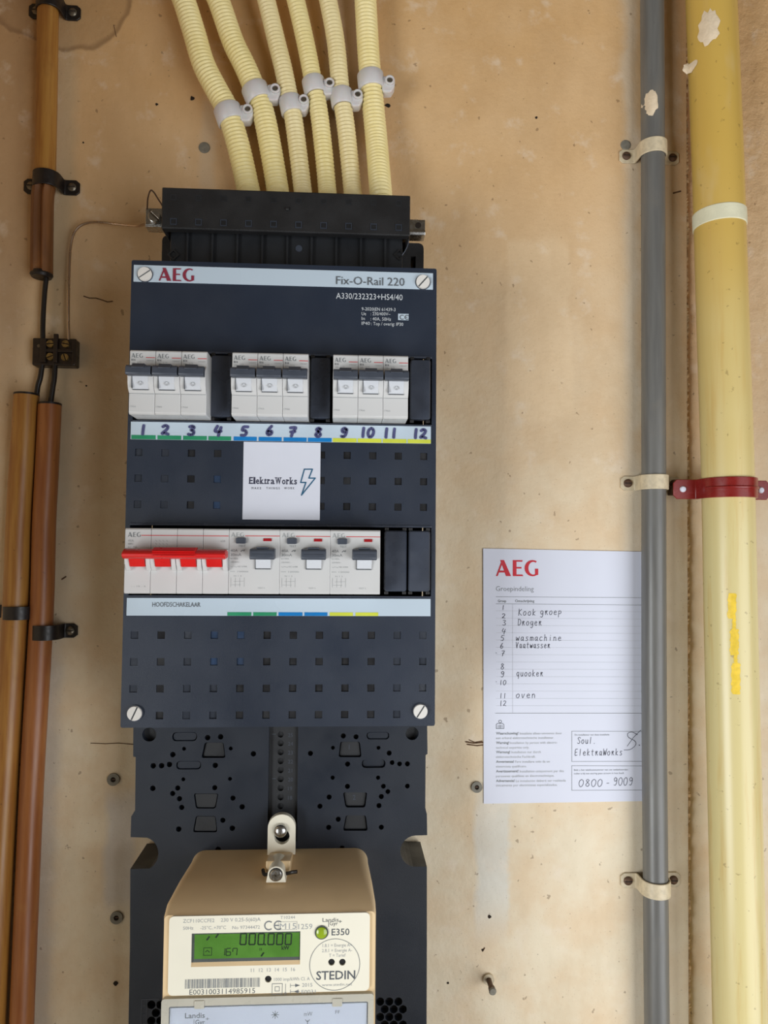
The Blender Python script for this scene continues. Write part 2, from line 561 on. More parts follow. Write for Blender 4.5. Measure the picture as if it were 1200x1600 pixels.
# yellow gas pipe: amber at the top, paler lower down, scuffs and printed mark wear
m_gas, n = newmat('yellow_gas_pipe')
sep = n.node('ShaderNodeSeparateXYZ'); geo = n.node('ShaderNodeNewGeometry')
n.link(geo.outputs['Position'], sep.inputs[0])
zz = sep.outputs['Z']
up = n.rng(n.math('ADD', zz, n.math('MULTIPLY', n.noise(7, 3), .25)), .05, .45)
base = n.mix(up, lin((218, 203, 146)), lin((206, 170, 84)))
st = n.noise(5, 5, .6, n.mapping((24, 24, 1.6)))
base = n.mix(n.math('MULTIPLY', n.rng(st, .5, .72), .55), base, lin((206, 170, 96)))
base = n.mix(n.math('MULTIPLY', n.rng(n.noise(9, 4, .6, n.mapping((1.5, 1.5, .6), loc=(3, 0, 1))), .60, .72), .6), base, lin((214, 190, 140)))
base = n.mix(n.math('MULTIPLY', n.rng(n.noise(180, 2), .68, .74), .4), base, lin((120, 90, 50)))
n.link(base, n.b.inputs['Base Color']); n.b.inputs['Roughness'].default_value = .30
n.bump(n.noise(40, 3), .1, .0006)
m_gasmark = mat('faded_yellow_print', (240, 205, 70), .35, var=.1, scale=200)


# painted board / plaster
def wall_mat(name, plaster=False):
    m, n = newmat(name)
    sep = n.node('ShaderNodeSeparateXYZ'); geo = n.node('ShaderNodeNewGeometry')
    n.link(geo.outputs['Position'], sep.inputs[0])
    X, Z = sep.outputs['X'], sep.outputs['Z']
    big = n.noise(4.5, 4, .6); mid = n.noise(22, 4, .6); fine = n.noise(300, 2)
    wob = n.math('MULTIPLY', n.math('SUBTRACT', mid, .5), .02)
    Xw = n.math('ADD', X, wob); Zw = n.math('ADD', Z, wob)
    # browner above, whiter below: dim warm light and daylight painted into the colour
    h = n.rng(n.math('ADD', Z, n.math('MULTIPLY', n.math('SUBTRACT', big, .5), .35)), -.22, .46)
    base = n.mix(h, lin((236, 222, 194)), lin((218, 176, 122)))
    base = n.mix(n.rng(mid, .35, .7, 0, .45), base, lin((222, 186, 140)))

    def box(x0, x1, z0, z1, sx=.004, sz=.004):
        a = n.rng(Xw, x0 - sx, x0 + sx); b = n.rng(Xw, x1 - sx, x1 + sx, 1, 0)
        c = n.rng(Zw, z0 - sz, z0 + sz); d = n.rng(Zw, z1 - sz, z1 + sz, 1, 0)
        return n.math('MULTIPLY', n.math('MULTIPLY', a, b), n.math('MULTIPLY', c, d))

    def pbox(px0, py0, px1, py1, sx=.004, sz=.004):
        a = W(px0, py0, 0); b = W(px1, py1, 0)
        return box(a.x, b.x, b.z, a.z, sx, sz)
    if not plaster:
        def patch(base, mk, col, k):
            return n.mix(n.math('MULTIPLY', mk, k), base, lin(col))
        base = patch(base, pbox(792, 375, 893, 655, .003, .006), (236, 208, 168), .55)
        base = patch(base, pbox(745, 1235, 795, 1435, .003, .03), (226, 226, 218), .75)
        base = patch(base, pbox(168, 1240, 210, 1420, .004, .012), (212, 208, 204), .7)
        base = patch(base, pbox(975, -60, 1006, 1700, .008, .01), (234, 226, 208), .6)
        base = patch(base, pbox(1037, -60, 1076, 1700, .006, .01), (240, 226, 200), .5)
        base = patch(base, pbox(700, 600, 770, 1300, .02, .06), (205, 182, 146), .35)  # soft shadow of the fuse board painted into the wall colour
        base = patch(base, pbox(316, 155, 336, 300, .004, .01), (214, 194, 166), .5)
        base = patch(base, pbox(510, -30, 560, 300, .006, .02), (214, 200, 190), .45)
        base = patch(base, pbox(60, 1000, 74, 1700, .008, .03), (190, 180, 168), .6)
        base = patch(base, pbox(82, 60, 96, 1000, .006, .03), (196, 176, 142), .5)
        # old water stain top left: a browner field with a darker rim
        c = W(95, -10, 0)
        dx = n.math('SUBTRACT', Xw, c.x); dz = n.math('SUBTRACT', Zw, c.z)
        r = n.math('SQRT', n.math('ADD', n.math('MULTIPLY', dx, dx), n.math('MULTIPLY', n.math('MULTIPLY', dz, dz), 1.5)))
        r = n.math('ADD', r, n.math('MULTIPLY', n.math('SUBTRACT', n.noise(16, 2), .5), .028))
        base = n.mix(n.rng(r, .058, .062, .32, 0), base, lin((150, 116, 78)))
        rim = n.math('MULTIPLY', n.rng(r, .054, .060), n.rng(r, .060, .063, 1, 0))
        base = n.mix(n.math('MULTIPLY', rim, .5), base, lin((120, 88, 56)))
        # bare plaster field at the far left
        lf = n.math('MULTIPLY', n.rng(Xw, W(48, 300, 0).x - .012, W(48, 300, 0).x + .006, 1, 0), n.rng(Zw, .02, .16))
        base = n.mix(n.math('MULTIPLY', lf, .45), base, lin((140, 108, 80)))
    base = n.mix(n.rng(n.noise(11, 5, .7, n.mapping((1, 1, .6), loc=(9, 0, 4))), .38, .66, .0, .55), base, n.mix(1.0, base, (.80, .76, .70), 'MULTIPLY'))
    base = n.mix(n.rng(n.noise(38, 4, .6, n.mapping((1, 1, 1), loc=(2, 0, 7))), .55, .72, .0, .35), base, lin((240, 226, 206)))
    # specks and dings
    sp = n.rng(n.noise(150, 2, .5, n.mapping((1, 1, 1), loc=(5, 2, 1))), .685, .725)
    base = n.mix(n.math('MULTIPLY', sp, .5), base, lin((110, 80, 50)))
    ds = n.rng(n.noise(600, 1), .66, .74)
    base = n.mix(n.math('MULTIPLY', ds, .22), base, lin((140, 105, 66)))
    n.link(base, n.b.inputs['Base Color'])
    n.b.inputs['Roughness'].default_value = .62
    if plaster:
        hh = n.math('ADD', n.math('MULTIPLY', n.noise(60, 6, .65), 1.0), n.math('MULTIPLY', n.noise(16, 3), .8))
        up = n.rng(Z, -.05, .35, .15, 1)
        n.bump(n.math('MULTIPLY', hh, up), .55, .006)
    else:
        hh = n.math('ADD', n.noise(220, 4, .6), n.math('MULTIPLY', n.noise(28, 3), 1.2))
        n.bump(hh, .22, .0018)
    return m


m_board = wall_mat('cream_board_paint')
m_plaster = wall_mat('painted_plaster', True)

# ------------------------------------------------------------------ setting
plaster = MB(); plaster.box(-.9, 1.0, .006, .10, -1.0, 1.0)
o = plaster.build('wall_back', m_plaster, org=(0, .006, 0)); tag(o, kind='structure')
eT = W(1072, 0, 0); eM = W(1074.5, 800, 0); eB = W(1076, 1600, 0)
k = (eT.x - eB.x) / (eT.z - eB.z)
bd = MB(); bd.prism_y([(-.33, -1.0), (eB.x + k * (-1 - eB.z), -1.0), (eT.x + k * (1 - eT.z), 1.0), (-.33, 1.0)], .006, 0)
board = bd.build('wall_board', m_board, org=(0, 0, 0)); tag(board, kind='structure')
board['label'] = 'cream painted board behind the fuse board'
wl = MB(); wl.box(-.40, -.335, -.35, .006, -1.0, 1.0)
tag(wl.build('wall_left', m_plaster, org=(-.35, 0, 0)), kind='structure')
# ragged open joint between board and plaster
jt = MB(); N = 420
L = []; Rr = []
for i in range(N + 1):
    z = -.55 + 1.15 * i / N; xe = eB.x + k * (z - eB.z)
    L.append((xe - .0001, z)); Rr.append((xe + .0010 + .0008 * random.random() + .0006 * math.sin(i * .31) * math.sin(i * .07), z))
for i in range(N):
    jt.add([(L[i][0], -.0004, L[i][1]), (Rr[i][0], .0012 - .0025 * random.random(), Rr[i][1]),
            (Rr[i + 1][0], .0012 - .0025 * random.random(), Rr[i + 1][1]), (L[i + 1][0], -.0004, L[i + 1][1])], [(0, 1, 2, 3)])
m_joint = mat('crumbled_joint', (180, 148, 106), .95, var=.3, scale=200, bump=1, bscale=400)
tag(jt.build('trim_1', m_joint, org=(eM.x, 0, -.5), label='ragged brown joint line between board and plaster'), kind='structure')

# drill holes, chips and scratches are pieces of the board
for (px, py, r) in ((300, 154, 3.6), (245, 163, 2.2), (181, 1536, 3.4), (765, 1432, 2.6), (838, 184, 2), (700, 1536, 1.6), (606, 165, 4), (754, 1484, 1.6), (130, 223, 1.5), (135, 603, 1.5)):
    p = W(px, py, .0002); b = MB(); rr = r / 1.85e3
    b.add([(p.x + rr * (1 + .35 * random.uniform(-1, 1)) * math.cos(a * PI / 5), -.0003, p.z + rr * (1 + .35 * random.uniform(-1, 1)) * math.sin(a * PI / 5)) for a in range(10)], [tuple(range(10))])
    b.build('drill_hole', m_dirt, board)
for pl, wd in (([(131, 463), (140, 466), (150, 466), (160, 469), (168, 472), (176, 471)], .0009), ([(142, 1161), (165, 1162), (185, 1161), (209, 1163)], .0006),
               ([(728, 1159), (740, 1161), (754, 1160)], .0012), ([(730, 1163), (745, 1165), (754, 1164)], .0010), ([(733, 1156), (742, 1160), (753, 1158)], .0008),
               ([(1052, 302), (1063, 299)], .0014), ([(754, 1486), (757, 1481)], .001), ([(97, 905), (103, 901)], .0012), ([(178, 40), (182, 58)], .0004)):
    b = MB(); b.stroke([(W(x, y, 0).x, W(x, y, 0).z) for x, y in pl], wd, -.0003); b.build('scratch', m_crack, board)


def plug(px, py, r, label, ring=True, group=None):
    p = W(px, py, .001); t = thing('wall_plug', label, 'wall plug', (p.x, 0, p.z))
    b = MB()
    if ring:
        b.ring_y(p.x, p.z, r * .42, r, .0, -.0016, 20)
        b.build('collar', m_plug, t, smooth=True)
        c = MB(); c.lathe(p.x, p.z, [(r * .42, -.0001), (r * .40, -.0005)], 14); c.build('bore', m_dirt, t)
        d = MB(); d.box(p.x - r * .3, p.x + r * .3, -.0001, -.0009, p.z - r * .07, p.z + r * .07); d.build('split', m_rust, t)
    else:
        b.lathe(p.x, p.z, [(r, 0), (r, -.0006), (r * .8, -.0009)], 20); b.build('collar', m_plug, t)
    return t


plug(319, 230, .0048, 'flat grey wall plug left of the cream conduits', False)
plug(978, 226, .0045, 'flat grey wall plug above the top clamp of the grey pipe', False)
plug(177, 1218, .0050, 'grey wall plug with open bore, upper one left of the meter plate')
plug(182, 1434, .0050, 'grey wall plug with open bore, lower one left of the meter')
plug(745, 1230, .0046, 'round grey wall plug at the lower left edge of the paper form')

# bolt sticking out of the wall bottom right
p = W(763, 1529, 0)
t = thing('wall_bolt', 'rusty bolt sticking out of the wall below the paper form', 'bolt', (p.x, 0, p.z))
b = MB(); b.ring_y(p.x, p.z, .0022, .0046, 0, -.0022, 20); b.build('collar', m_clamp, t, smooth=True)
b = MB(); b.lathe(p.x, p.z, [(.0021, 0), (.0021, -.012), (.0027, -.013), (.0029, -.017)], 16); b.build('shank', m_rust, t, smooth=True)
b = MB(); b.lathe(p.x, p.z, [(.0029, -.0171), (.0031, -.0178), (.0025, -.019)], 16); b.build('tip', m_plug, t, smooth=True)


# ------------------------------------------------------------------ pipes
def path(pp, d): return [W(x, y, d) for x, y in pp]


def extend(pts, head=.35, tail=.35, way=None):  # carry the run on past the frame
    pts = [Vector(p) for p in pts]

    def run(a, b, length):
        d = (a - b).normalized(); out_ = []; p = a.copy(); w_ = Vector(way).normalized() if way else d
        for i in range(int(length / .03)):
            d = (d * .75 + w_ * .25).normalized(); p = p + d * .03; out_.append(p.copy())
        return out_
    if head: pts = run(pts[0], pts[1], head)[::-1] + pts
    if tail: pts = pts + run(pts[-1], pts[-2], tail)
    return pts


# grey pipe
gp = path([(1018.5, -60), (1020, 200), (1021, 500), (1021.5, 800), (1022, 1100), (1024, 1350), (1027, 1660)], .0125)
b = MB(); b.sweep(spline(extend(gp), 6), .0100, 32)
gpipe = b.build('grey_pipe', m_gray, smooth=True)
tag(gpipe, 'straight grey plastic pipe running beside the yellow pipe', 'pipe')


def blob(px, py, pts, d, parent, m, sx, sz, name='plaster_splash', thick=.0012, curve=None):
    """irregular dried splash lying on a round pipe; curve=(axis x, axis depth, radius)"""
    c = W(px, py, d); n = len(pts)
    b = MB(); vs = []
    rings = (1.0, .7, .35)
    for j, k in enumerate(rings):
        for i, (u, v) in enumerate(pts):
            x = c.x + u * k * sx; z = c.z + v * k * sz
            if curve:
                ax, ay, R = curve; t = max(-1, min(1, (x - ax) / R)); y = -ay - R * math.sqrt(max(0, 1 - t * t)) - thick * (.1, .8, 1)[j] * random.uniform(.7, 1.2)
            else: y = -d - thick * (.1, .8, 1)[j]
            vs.append((x, y, z))
    x = c.x; ax, ay, R = curve; tt = (x - ax) / R
    vs.append((x, -ay - R * math.sqrt(max(0, 1 - tt * tt)) - thick, c.z))
    fs = []
    for j in range(2):
        for i in range(n): fs.append((j * n + i, j * n + (i + 1) % n, (j + 1) * n + (i + 1) % n, (j + 1) * n + i))
    for i in range(n): fs.append((2 * n + i, 2 * n + (i + 1) % n, 3 * n))
    b.add(vs, fs); return b.build(name, m, parent, smooth=True, label='dried pale plaster splash')


def rag(n, seed, tall=1.0):
    r = random.Random(seed)
    return [(math.cos(2 * PI * i / n) * r.uniform(.75, 1.1), math.sin(2 * PI * i / n) * r.uniform(.8, 1.1) * tall) for i in range(n)]


gx = W(1020, 160, .0125).x
blob(1019, 158, rag(22, 3), .0225, gpipe, m_blob, .0056, .0115, curve=(gx, .0125, .0100))

# yellow gas pipe
ypts = [(1110, -60), (1111, 0), (1121, 250), (1129, 500), (1137, 750), (1142, 1000), (1149, 1300), (1156, 1600), (1158, 1680)]
R_Y = .0204; D_Y = .029
yp = path(ypts, D_Y)
gas = thing('gas_pipe', 'thick yellow gas pipe at the right with plaster splashes', 'pipe', (yp[-1].x, 0, yp[-1].z))
b = MB(); b.sweep(spline(extend(yp), 6), R_Y, 48); b.build('tube', m_gas, gas, smooth=True)


def yaxis(py):
    for i in range(len(ypts) - 1):
        if ypts[i][1] <= py <= ypts[i + 1][1]:
            t = (py - ypts[i][1]) / (ypts[i + 1][1] - ypts[i][1]); return W(ypts[i][0] + t * (ypts[i + 1][0] - ypts[i][0]), py, D_Y)


a1, a2 = yaxis(333), yaxis(357)
b = MB(); b.sweep([a1 + (a2 - a1) * t for t in (0, .05, .5, .95, 1)], lambda i: R_Y + (.0002, .0008, .0009, .0008, .0002)[i], 48)
b.build('tape_band', m_tape, gas, smooth=True, label='pale tape band around the pipe')
blob(1111, 38, rag(26, 11), .049, gas, m_blob, .0076, .0152, curve=(yaxis(38).x, D_Y, R_Y))
blob(1088, 88, rag(18, 5), .045, gas, m_blob, .0046, .0050, curve=(yaxis(88).x, D_Y, R_Y))
# faded printed mark down the pipe
b = MB()
for (y0, y1, x0, x1) in ((927, 967, 1139, 1150), (983, 1024, 1142, 1153.5), (1036, 1085, 1144, 1156), (967, 983, 1145, 1150), (1024, 1036, 1147, 1152)):
    rows = 16
    vs = []
    for i in range(rows + 1):
        py = y0 + (y1 - y0) * i / rows; A = yaxis(py); pc = W((x0 + x1) / 2, py, D_Y + R_Y * .95); off = pc.x - A.x
        hw = (x1 - x0) / 2 / 2.0e3 * (1 if 0 < i < rows else .8)
        dx = random.uniform(-.0005, .0005)
        for s_ in (-1, -.3, .3, 1):
            t = (off + dx + s_ * hw) / R_Y; vs.append((A.x + t * R_Y, -D_Y - (R_Y + .00015) * math.sqrt(max(0, 1 - t * t)), pc.z))
    b.add(vs, [(i * 4 + j, i * 4 + j + 1, (i + 1) * 4 + j + 1, (i + 1) * 4 + j) for i in range(rows) for j in range(3)])
b.build('printed_mark', m_gasmark, gas, label='worn bright yellow printed mark')


# saddle clamps
def saddle(name, label, cat, px, py, axis_dx, axd, R, hw, tl, tr, m, ms, th=.0016, ybase=0.0, group=None, rscrew=.0036, gap=.0004, ends=None,
           tilt=0, twist=None, screws=(1, 1), holes=None, rib=False):
    """px,py: the point on the wall behind the pipe axis; strap goes over a pipe of radius R whose axis is axd off the wall"""
    c = W(px, py, ybase); c.x = W(px, py, axd).x
    if ends: tl = c.x - W(ends[0], py, ybase).x; tr = W(ends[1], py, ybase).x - c.x
    t = thing(name, label, cat, (c.x, 0, c.z), group)
    Ri = R + gap; pts = [(-tl, ybase), (-tl + .003, ybase), (-Ri - .0030, ybase), (-Ri - .0008, ybase + .0010), (-Ri, ybase + .003)]
    pts.append((-Ri, max(axd, ybase + .004)))
    n = 18
    for i in range(1, n): a = PI - PI * i / n; pts.append((Ri * math.cos(a), axd + Ri * math.sin(a)))
    pts += [(Ri, max(axd, ybase + .004)), (Ri, ybase + .003), (Ri + .0008, ybase + .0010), (Ri + .0030, ybase), (tr - .003, ybase), (tr, ybase)]
    b = MB(); vs = []; m_ = len(pts)
    for i, (x, d) in enumerate(pts):
        a = Vector(pts[max(i - 1, 0)]); e = Vector(pts[min(i + 1, m_ - 1)]); tg = (e - a).normalized(); nr = Vector((-tg.y, tg.x))
        h = hw * (.62 if i in (0, m_ - 1) else 1)
        q = Vector((x, d)) + nr * th
        zt = math.tan(tilt) * x
        for (X_, D_, s_) in ((x, d, -1), (x, d, 1), (q.x, q.y, 1), (q.x, q.y, -1)):
            vs.append((c.x + X_, -D_, c.z + s_ * h + zt))
    fs = [(0, 1, 2, 3), tuple(4 * (m_ - 1) + k for k in (3, 2, 1, 0))]
    for i in range(m_ - 1):
        for k in range(4): fs.append((4 * i + k, 4 * i + (k + 1) % 4, 4 * (i + 1) + (k + 1) % 4, 4 * (i + 1) + k))
    b.add(vs, fs); strap = b.build('strap', m, t, smooth=True, bevel=.0004)
    if rib:
        b = MB(); rp = [(Ri + th) * 1.0 for _ in range(1)]
        b.sweep([(c.x + (Ri + th) * math.cos(PI - PI * (2 + i) / 22), -(axd + (Ri + th) * math.sin(PI - PI * (2 + i) / 22)), c.z) for i in range(19)], .0011, 8)
        b.build('pressed_rib', m, strap, smooth=True)
    for s_, L_, on in ((-1, tl, screws[0]), (1, tr, screws[1])):
        if not on: continue
        x = c.x + s_ * (L_ - hw * .98) if L_ - hw > Ri else c.x + s_ * (Ri + (L_ - Ri) * .55); z = c.z + math.tan(tilt) * (x - c.x)
        b = MB(); b.lathe(x, z, [(rscrew, -ybase - th), (rscrew, -ybase - th - .0008), (rscrew * .75, -ybase - th - .0017), (rscrew * .3, -ybase - th - .002)], 18)
        s2 = b.build('screw', ms, t, smooth=True)
        if ms is m_paper: continue
        b = MB(); b.box(x - rscrew * .8, x + rscrew * .8, -ybase - th - .0012, -ybase - th - .0021, z - .0004, z + .0004); b.build('slot', m_dirt, s2)
    return t


saddle('pipe_clamp', 'cream painted saddle clamp high on the grey pipe, below a round plug', 'pipe clamp', 1020, 247, 0, .0125, .0100, .0062, .0245, .0225, m_clamp, m_rust, ends=(967, 1060))
saddle('pipe_clamp', 'cream painted saddle clamp on the grey pipe, partly under the red clamp', 'pipe clamp', 1021.5, 756, 0, .0125, .0100, .0062, .0245, .0225, m_clamp, m_rust, ends=(969, 1062))
saddle('pipe_clamp', 'cream painted saddle clamp low on the grey pipe, below the paper form', 'pipe clamp', 1024, 1374, 0, .0125, .0100, .0062, .0245, .0225, m_clamp, m_rust, ends=(969, 1062))
# red clamp on gas pipe: tabs stand proud on a spacer
q = W(1137, 764, D_Y)
cpx = 600 + 0
bpos = W(1131.5, 765.5, .018)
rc = saddle('gas_pipe_clamp', 'oxide red saddle clamp around the yellow gas pipe', 'pipe clamp', 1137.5, 765.5, 0, .029, R_Y, .0082, .0418, .0418, m_clampred, m_paper, th=.0016, ybase=.0175, rscrew=.0026, rib=True)
for ch in list(rc.children):
    pass
b = MB()
c = W(1133.5, 765.5, .0175); c.x = rc.location.x
for s_ in (-1, 1):
    b = MB(); b.box(c.x + s_ * .030, c.x + s_ * .038, -.0175, .006, c.z - .004, c.z + .004); b.build('spacer', m_rust, rc)

# left old pipes -------------------------------------------------------
def pipe_thing(name, label, pts_px, d, R, m, prof=None, n=32):
    p = spline(extend(path(pts_px, d), 0, .35), 8)
    b = MB(); b.sweep(p, R, n, prof=prof)
    o = b.build(name, m, smooth=True); tag(o, label, 'pipe'); return o


up = thing('old_conduit', 'amber old conduit at top left ending above the terminal block', 'pipe', tuple(W(65, 430, .0)))
b = MB(); b.sweep(spline(extend(path([(77, -50), (75, 15), (73.5, 120), (72, 200), (70, 290)], .010), .35, 0), 6), .0084, 32); b.build('tube', m_oldpipe, up, smooth=True)


def slit(th):
    # th = 0 points to +Y (the wall), pi to the viewer
    d = abs(((th - PI + PI) % (2 * PI)) - PI)
    return .62 if d < .17 else (.85 if d < .30 else 1)


b = MB(); b.sweep(spline(path([(69, 292), (66.5, 312), (65.5, 370), (65, 430)], .0104), 6), .0088, 44, prof=slit)
b.build('split_end', m_oldpipe3, up, smooth=True, label='split lower end with a slit down its front')
b = MB(); e0 = W(65, 429, .0104); b.lathe(0, 0, [(0.0089, 0), (.0089, -.001)], 4)
b = MB(); b.sweep([e0 + Vector((0, 0, .002)), e0 + Vector((0, 0, -.0005)), e0 + Vector((0, 0, -.0025))], lambda i: (.0086, .0090, .0078)[i], 28)
b.build('end_ring', m_blackiron, up, smooth=True)

saddle('pipe_clamp', 'black iron saddle clamp at the very top left on the amber conduit', 'pipe clamp', 77, 20, 0, .010, .0086, .0066, .0205, .0225, m_blackiron, m_dull)
saddle('pipe_clamp', 'black iron saddle clamp where the amber conduit turns brown and splits', 'pipe clamp', 73, 293, 0, .0104, .0090, .0064, .0225, .0235, m_blackiron, m_dull)

b = MB(); b.sweep(spline(path([(70, 416), (72, 435), (70, 455), (68, 485), (67, 510), (67, 533)], .009), 8), .0020, 12)
tag(b.build('black_cable', m_cablek, smooth=True), 'black cable from the split conduit down into the terminal block', 'cable')
b = MB(); b.sweep(spline(path([(66, 570), (63, 590), (59, 605), (56, 630)], .009), 8), .0021, 12)
tag(b.build('black_cable', m_cablek, smooth=True), 'black cable from the terminal block into the left of the lower pipes', 'cable')
b = MB(); b.sweep(spline(path([(86, 568), (85, 590), (82, 610), (77, 645)], .009), 8), .0021, 12)
tag(b.build('black_cable', m_cablek, smooth=True), 'black cable from the terminal block into the right of the lower pipes', 'cable')

lp1 = pipe_thing('amber_pipe', 'amber plastic pipe at the left edge, left of the lower pair', [(41.5, 618), (35, 720), (29, 820), (24, 950), (9, 1200), (-2, 1400), (-13, 1620)], .0112, .0097, m_oldpipe)
lp2 = pipe_thing('orange_pipe', 'orange brown plastic pipe, right of the lower left pair', [(78, 633), (73, 740), (69, 820), (65, 960), (51, 1200), (42, 1400), (33, 1620)], .0106, .0090, m_oldpipe2)
# mouths of the two pipes
for o_, px, py, R_, d_ in ((lp1, 41.5, 617.5, .0097, .0112), (lp2, 78, 632.5, .0090, .0106)):
    p = W(px, py, d_); b = MB(); b.sweep([p + Vector((0, 0, .0012)), p + Vector((0, 0, -.0004))], R_ * 1.015, 28); b.build('pipe_mouth', m_blackiron, o_, smooth=True)
saddle('pipe_clamp', 'black iron strap over the amber pipe at the left edge', 'pipe clamp', 29, 955, 0, .0112, .0098, .0052, .026, .0125, m_blackiron, m_dull, screws=(0, 0))
saddle('pipe_clamp', 'black iron saddle clamp with right-hand screw tab on the orange pipe', 'pipe clamp', 72, 985, 0, .0106, .0092, .0058, .0128, .0215, m_blackiron, m_dull, screws=(0, 1))

# terminal block
a = W(53, 529, .008); z2 = W(119, 573, .008)
tb = thing('terminal_block', 'dark bakelite terminal block with brass screws left of the fuse board', 'terminal block', ((a.x + z2.x) / 2, 0, z2.z))
b = MB(); b.box(a.x, z2.x, 0, -.011, z2.z, a.z); b.build('body', m_bakelite, tb, bevel=.0012)
b = MB(); xm = W(65, 540, .012).x; zt = W(86, 540, .012).z; zb = W(86, 556, .012).z
b.box(WX(62, 550, .013), WX(72, 550, .013), -.011, -.0135, z2.z + .002, a.z - .001)
b.box(WX(83, 550, .013), WX(90, 550, .013), -.011, -.0135, z2.z + .002, a.z + .003)
b.box(WX(113, 550, .013), WX(118.5, 550, .013), -.011, -.0135, z2.z + .001, a.z - .001)
b.box(WX(70, 548, .013), WX(113, 548, .013), -.011, -.013, WZ(90, 550, .013), WZ(90, 545, .013))
b.build('divider', m_bakelite, tb, bevel=.0005)
for (px, py, an) in ((78, 537, .1), (102, 537, -.2), (78, 557, .4), (101, 558, 1.9)):
    p = W(px, py, .013); b = MB(); s_ = MB(); slot_screw(b, s_, p.x, p.z, -.011, .0030, .0022, an, .0009)
    q = b.build('screw', m_brass, tb); s_.build('slot', m_dirt, q)
p = W(60, 540, .012); b = MB(); b.lathe(p.x, p.z, [(.0014, -.011), (.0014, -.0114)], 12); b.build('mounting_screw', m_dull, tb)

# bare wire
wp = [W(107.5, 531, .010)] + [W(x, y, d) for x, y, d in ((107, 480, .010), (108, 430, .009), (110, 390, .008), (115, 366, .008), (127, 352, .008), (148, 347, .008), (180, 350, .008), (212, 353, .012), (228, 350, .022), (237, 346, .034))]
b = MB(); b.sweep(spline(wp, 8), .0011, 8)
tag(b.build('earth_wire', m_copper, smooth=True), 'thin bare metal wire curving from terminal block to the bolt', 'wire')

# ------------------------------------------------------------------ corrugated conduits and clips
CD = {0: ([(270, -40), (287, 0), (303, 50), (318, 100), (338, 140), (355, 172), (373, 230), (388, 297), (392, 318)], .0097),
      1: ([(322, -40), (341, 0), (364, 65), (381, 100), (394, 130), (411, 175), (424, 238), (434, 298), (436, 320)], .0094),
      2: ([(405, -40), (416, 0), (432, 65), (442, 105), (450, 143), (458, 182), (466, 240), (473, 298), (475, 320)], .0077),
      3: ([(450, -40), (462, 0), (477, 65), (488, 121), (498, 173), (506, 240), (511.5, 299), (513, 320)], .0077),
      4: ([(503, -40), (512.5, 0), (524.5, 65), (532, 139), (540, 195), (546, 250), (551, 300), (553, 320)], .0077),
      5: ([(569, -40), (571, 0), (576, 87), (581, 143), (588, 217), (595, 302), (597, 322)], .0094)}
ORDN = ['leftmost', 'second', 'third', 'fourth', 'fifth', 'rightmost']
DC = .020
CLP = [((360, 180), (387, 171)), ((402, 148), (430, 139)), ((454, 166), (474.5, 156)), ((491, 137), (515, 130)), ((533, 155), (559, 148)), ((582, 128), (609, 126))]
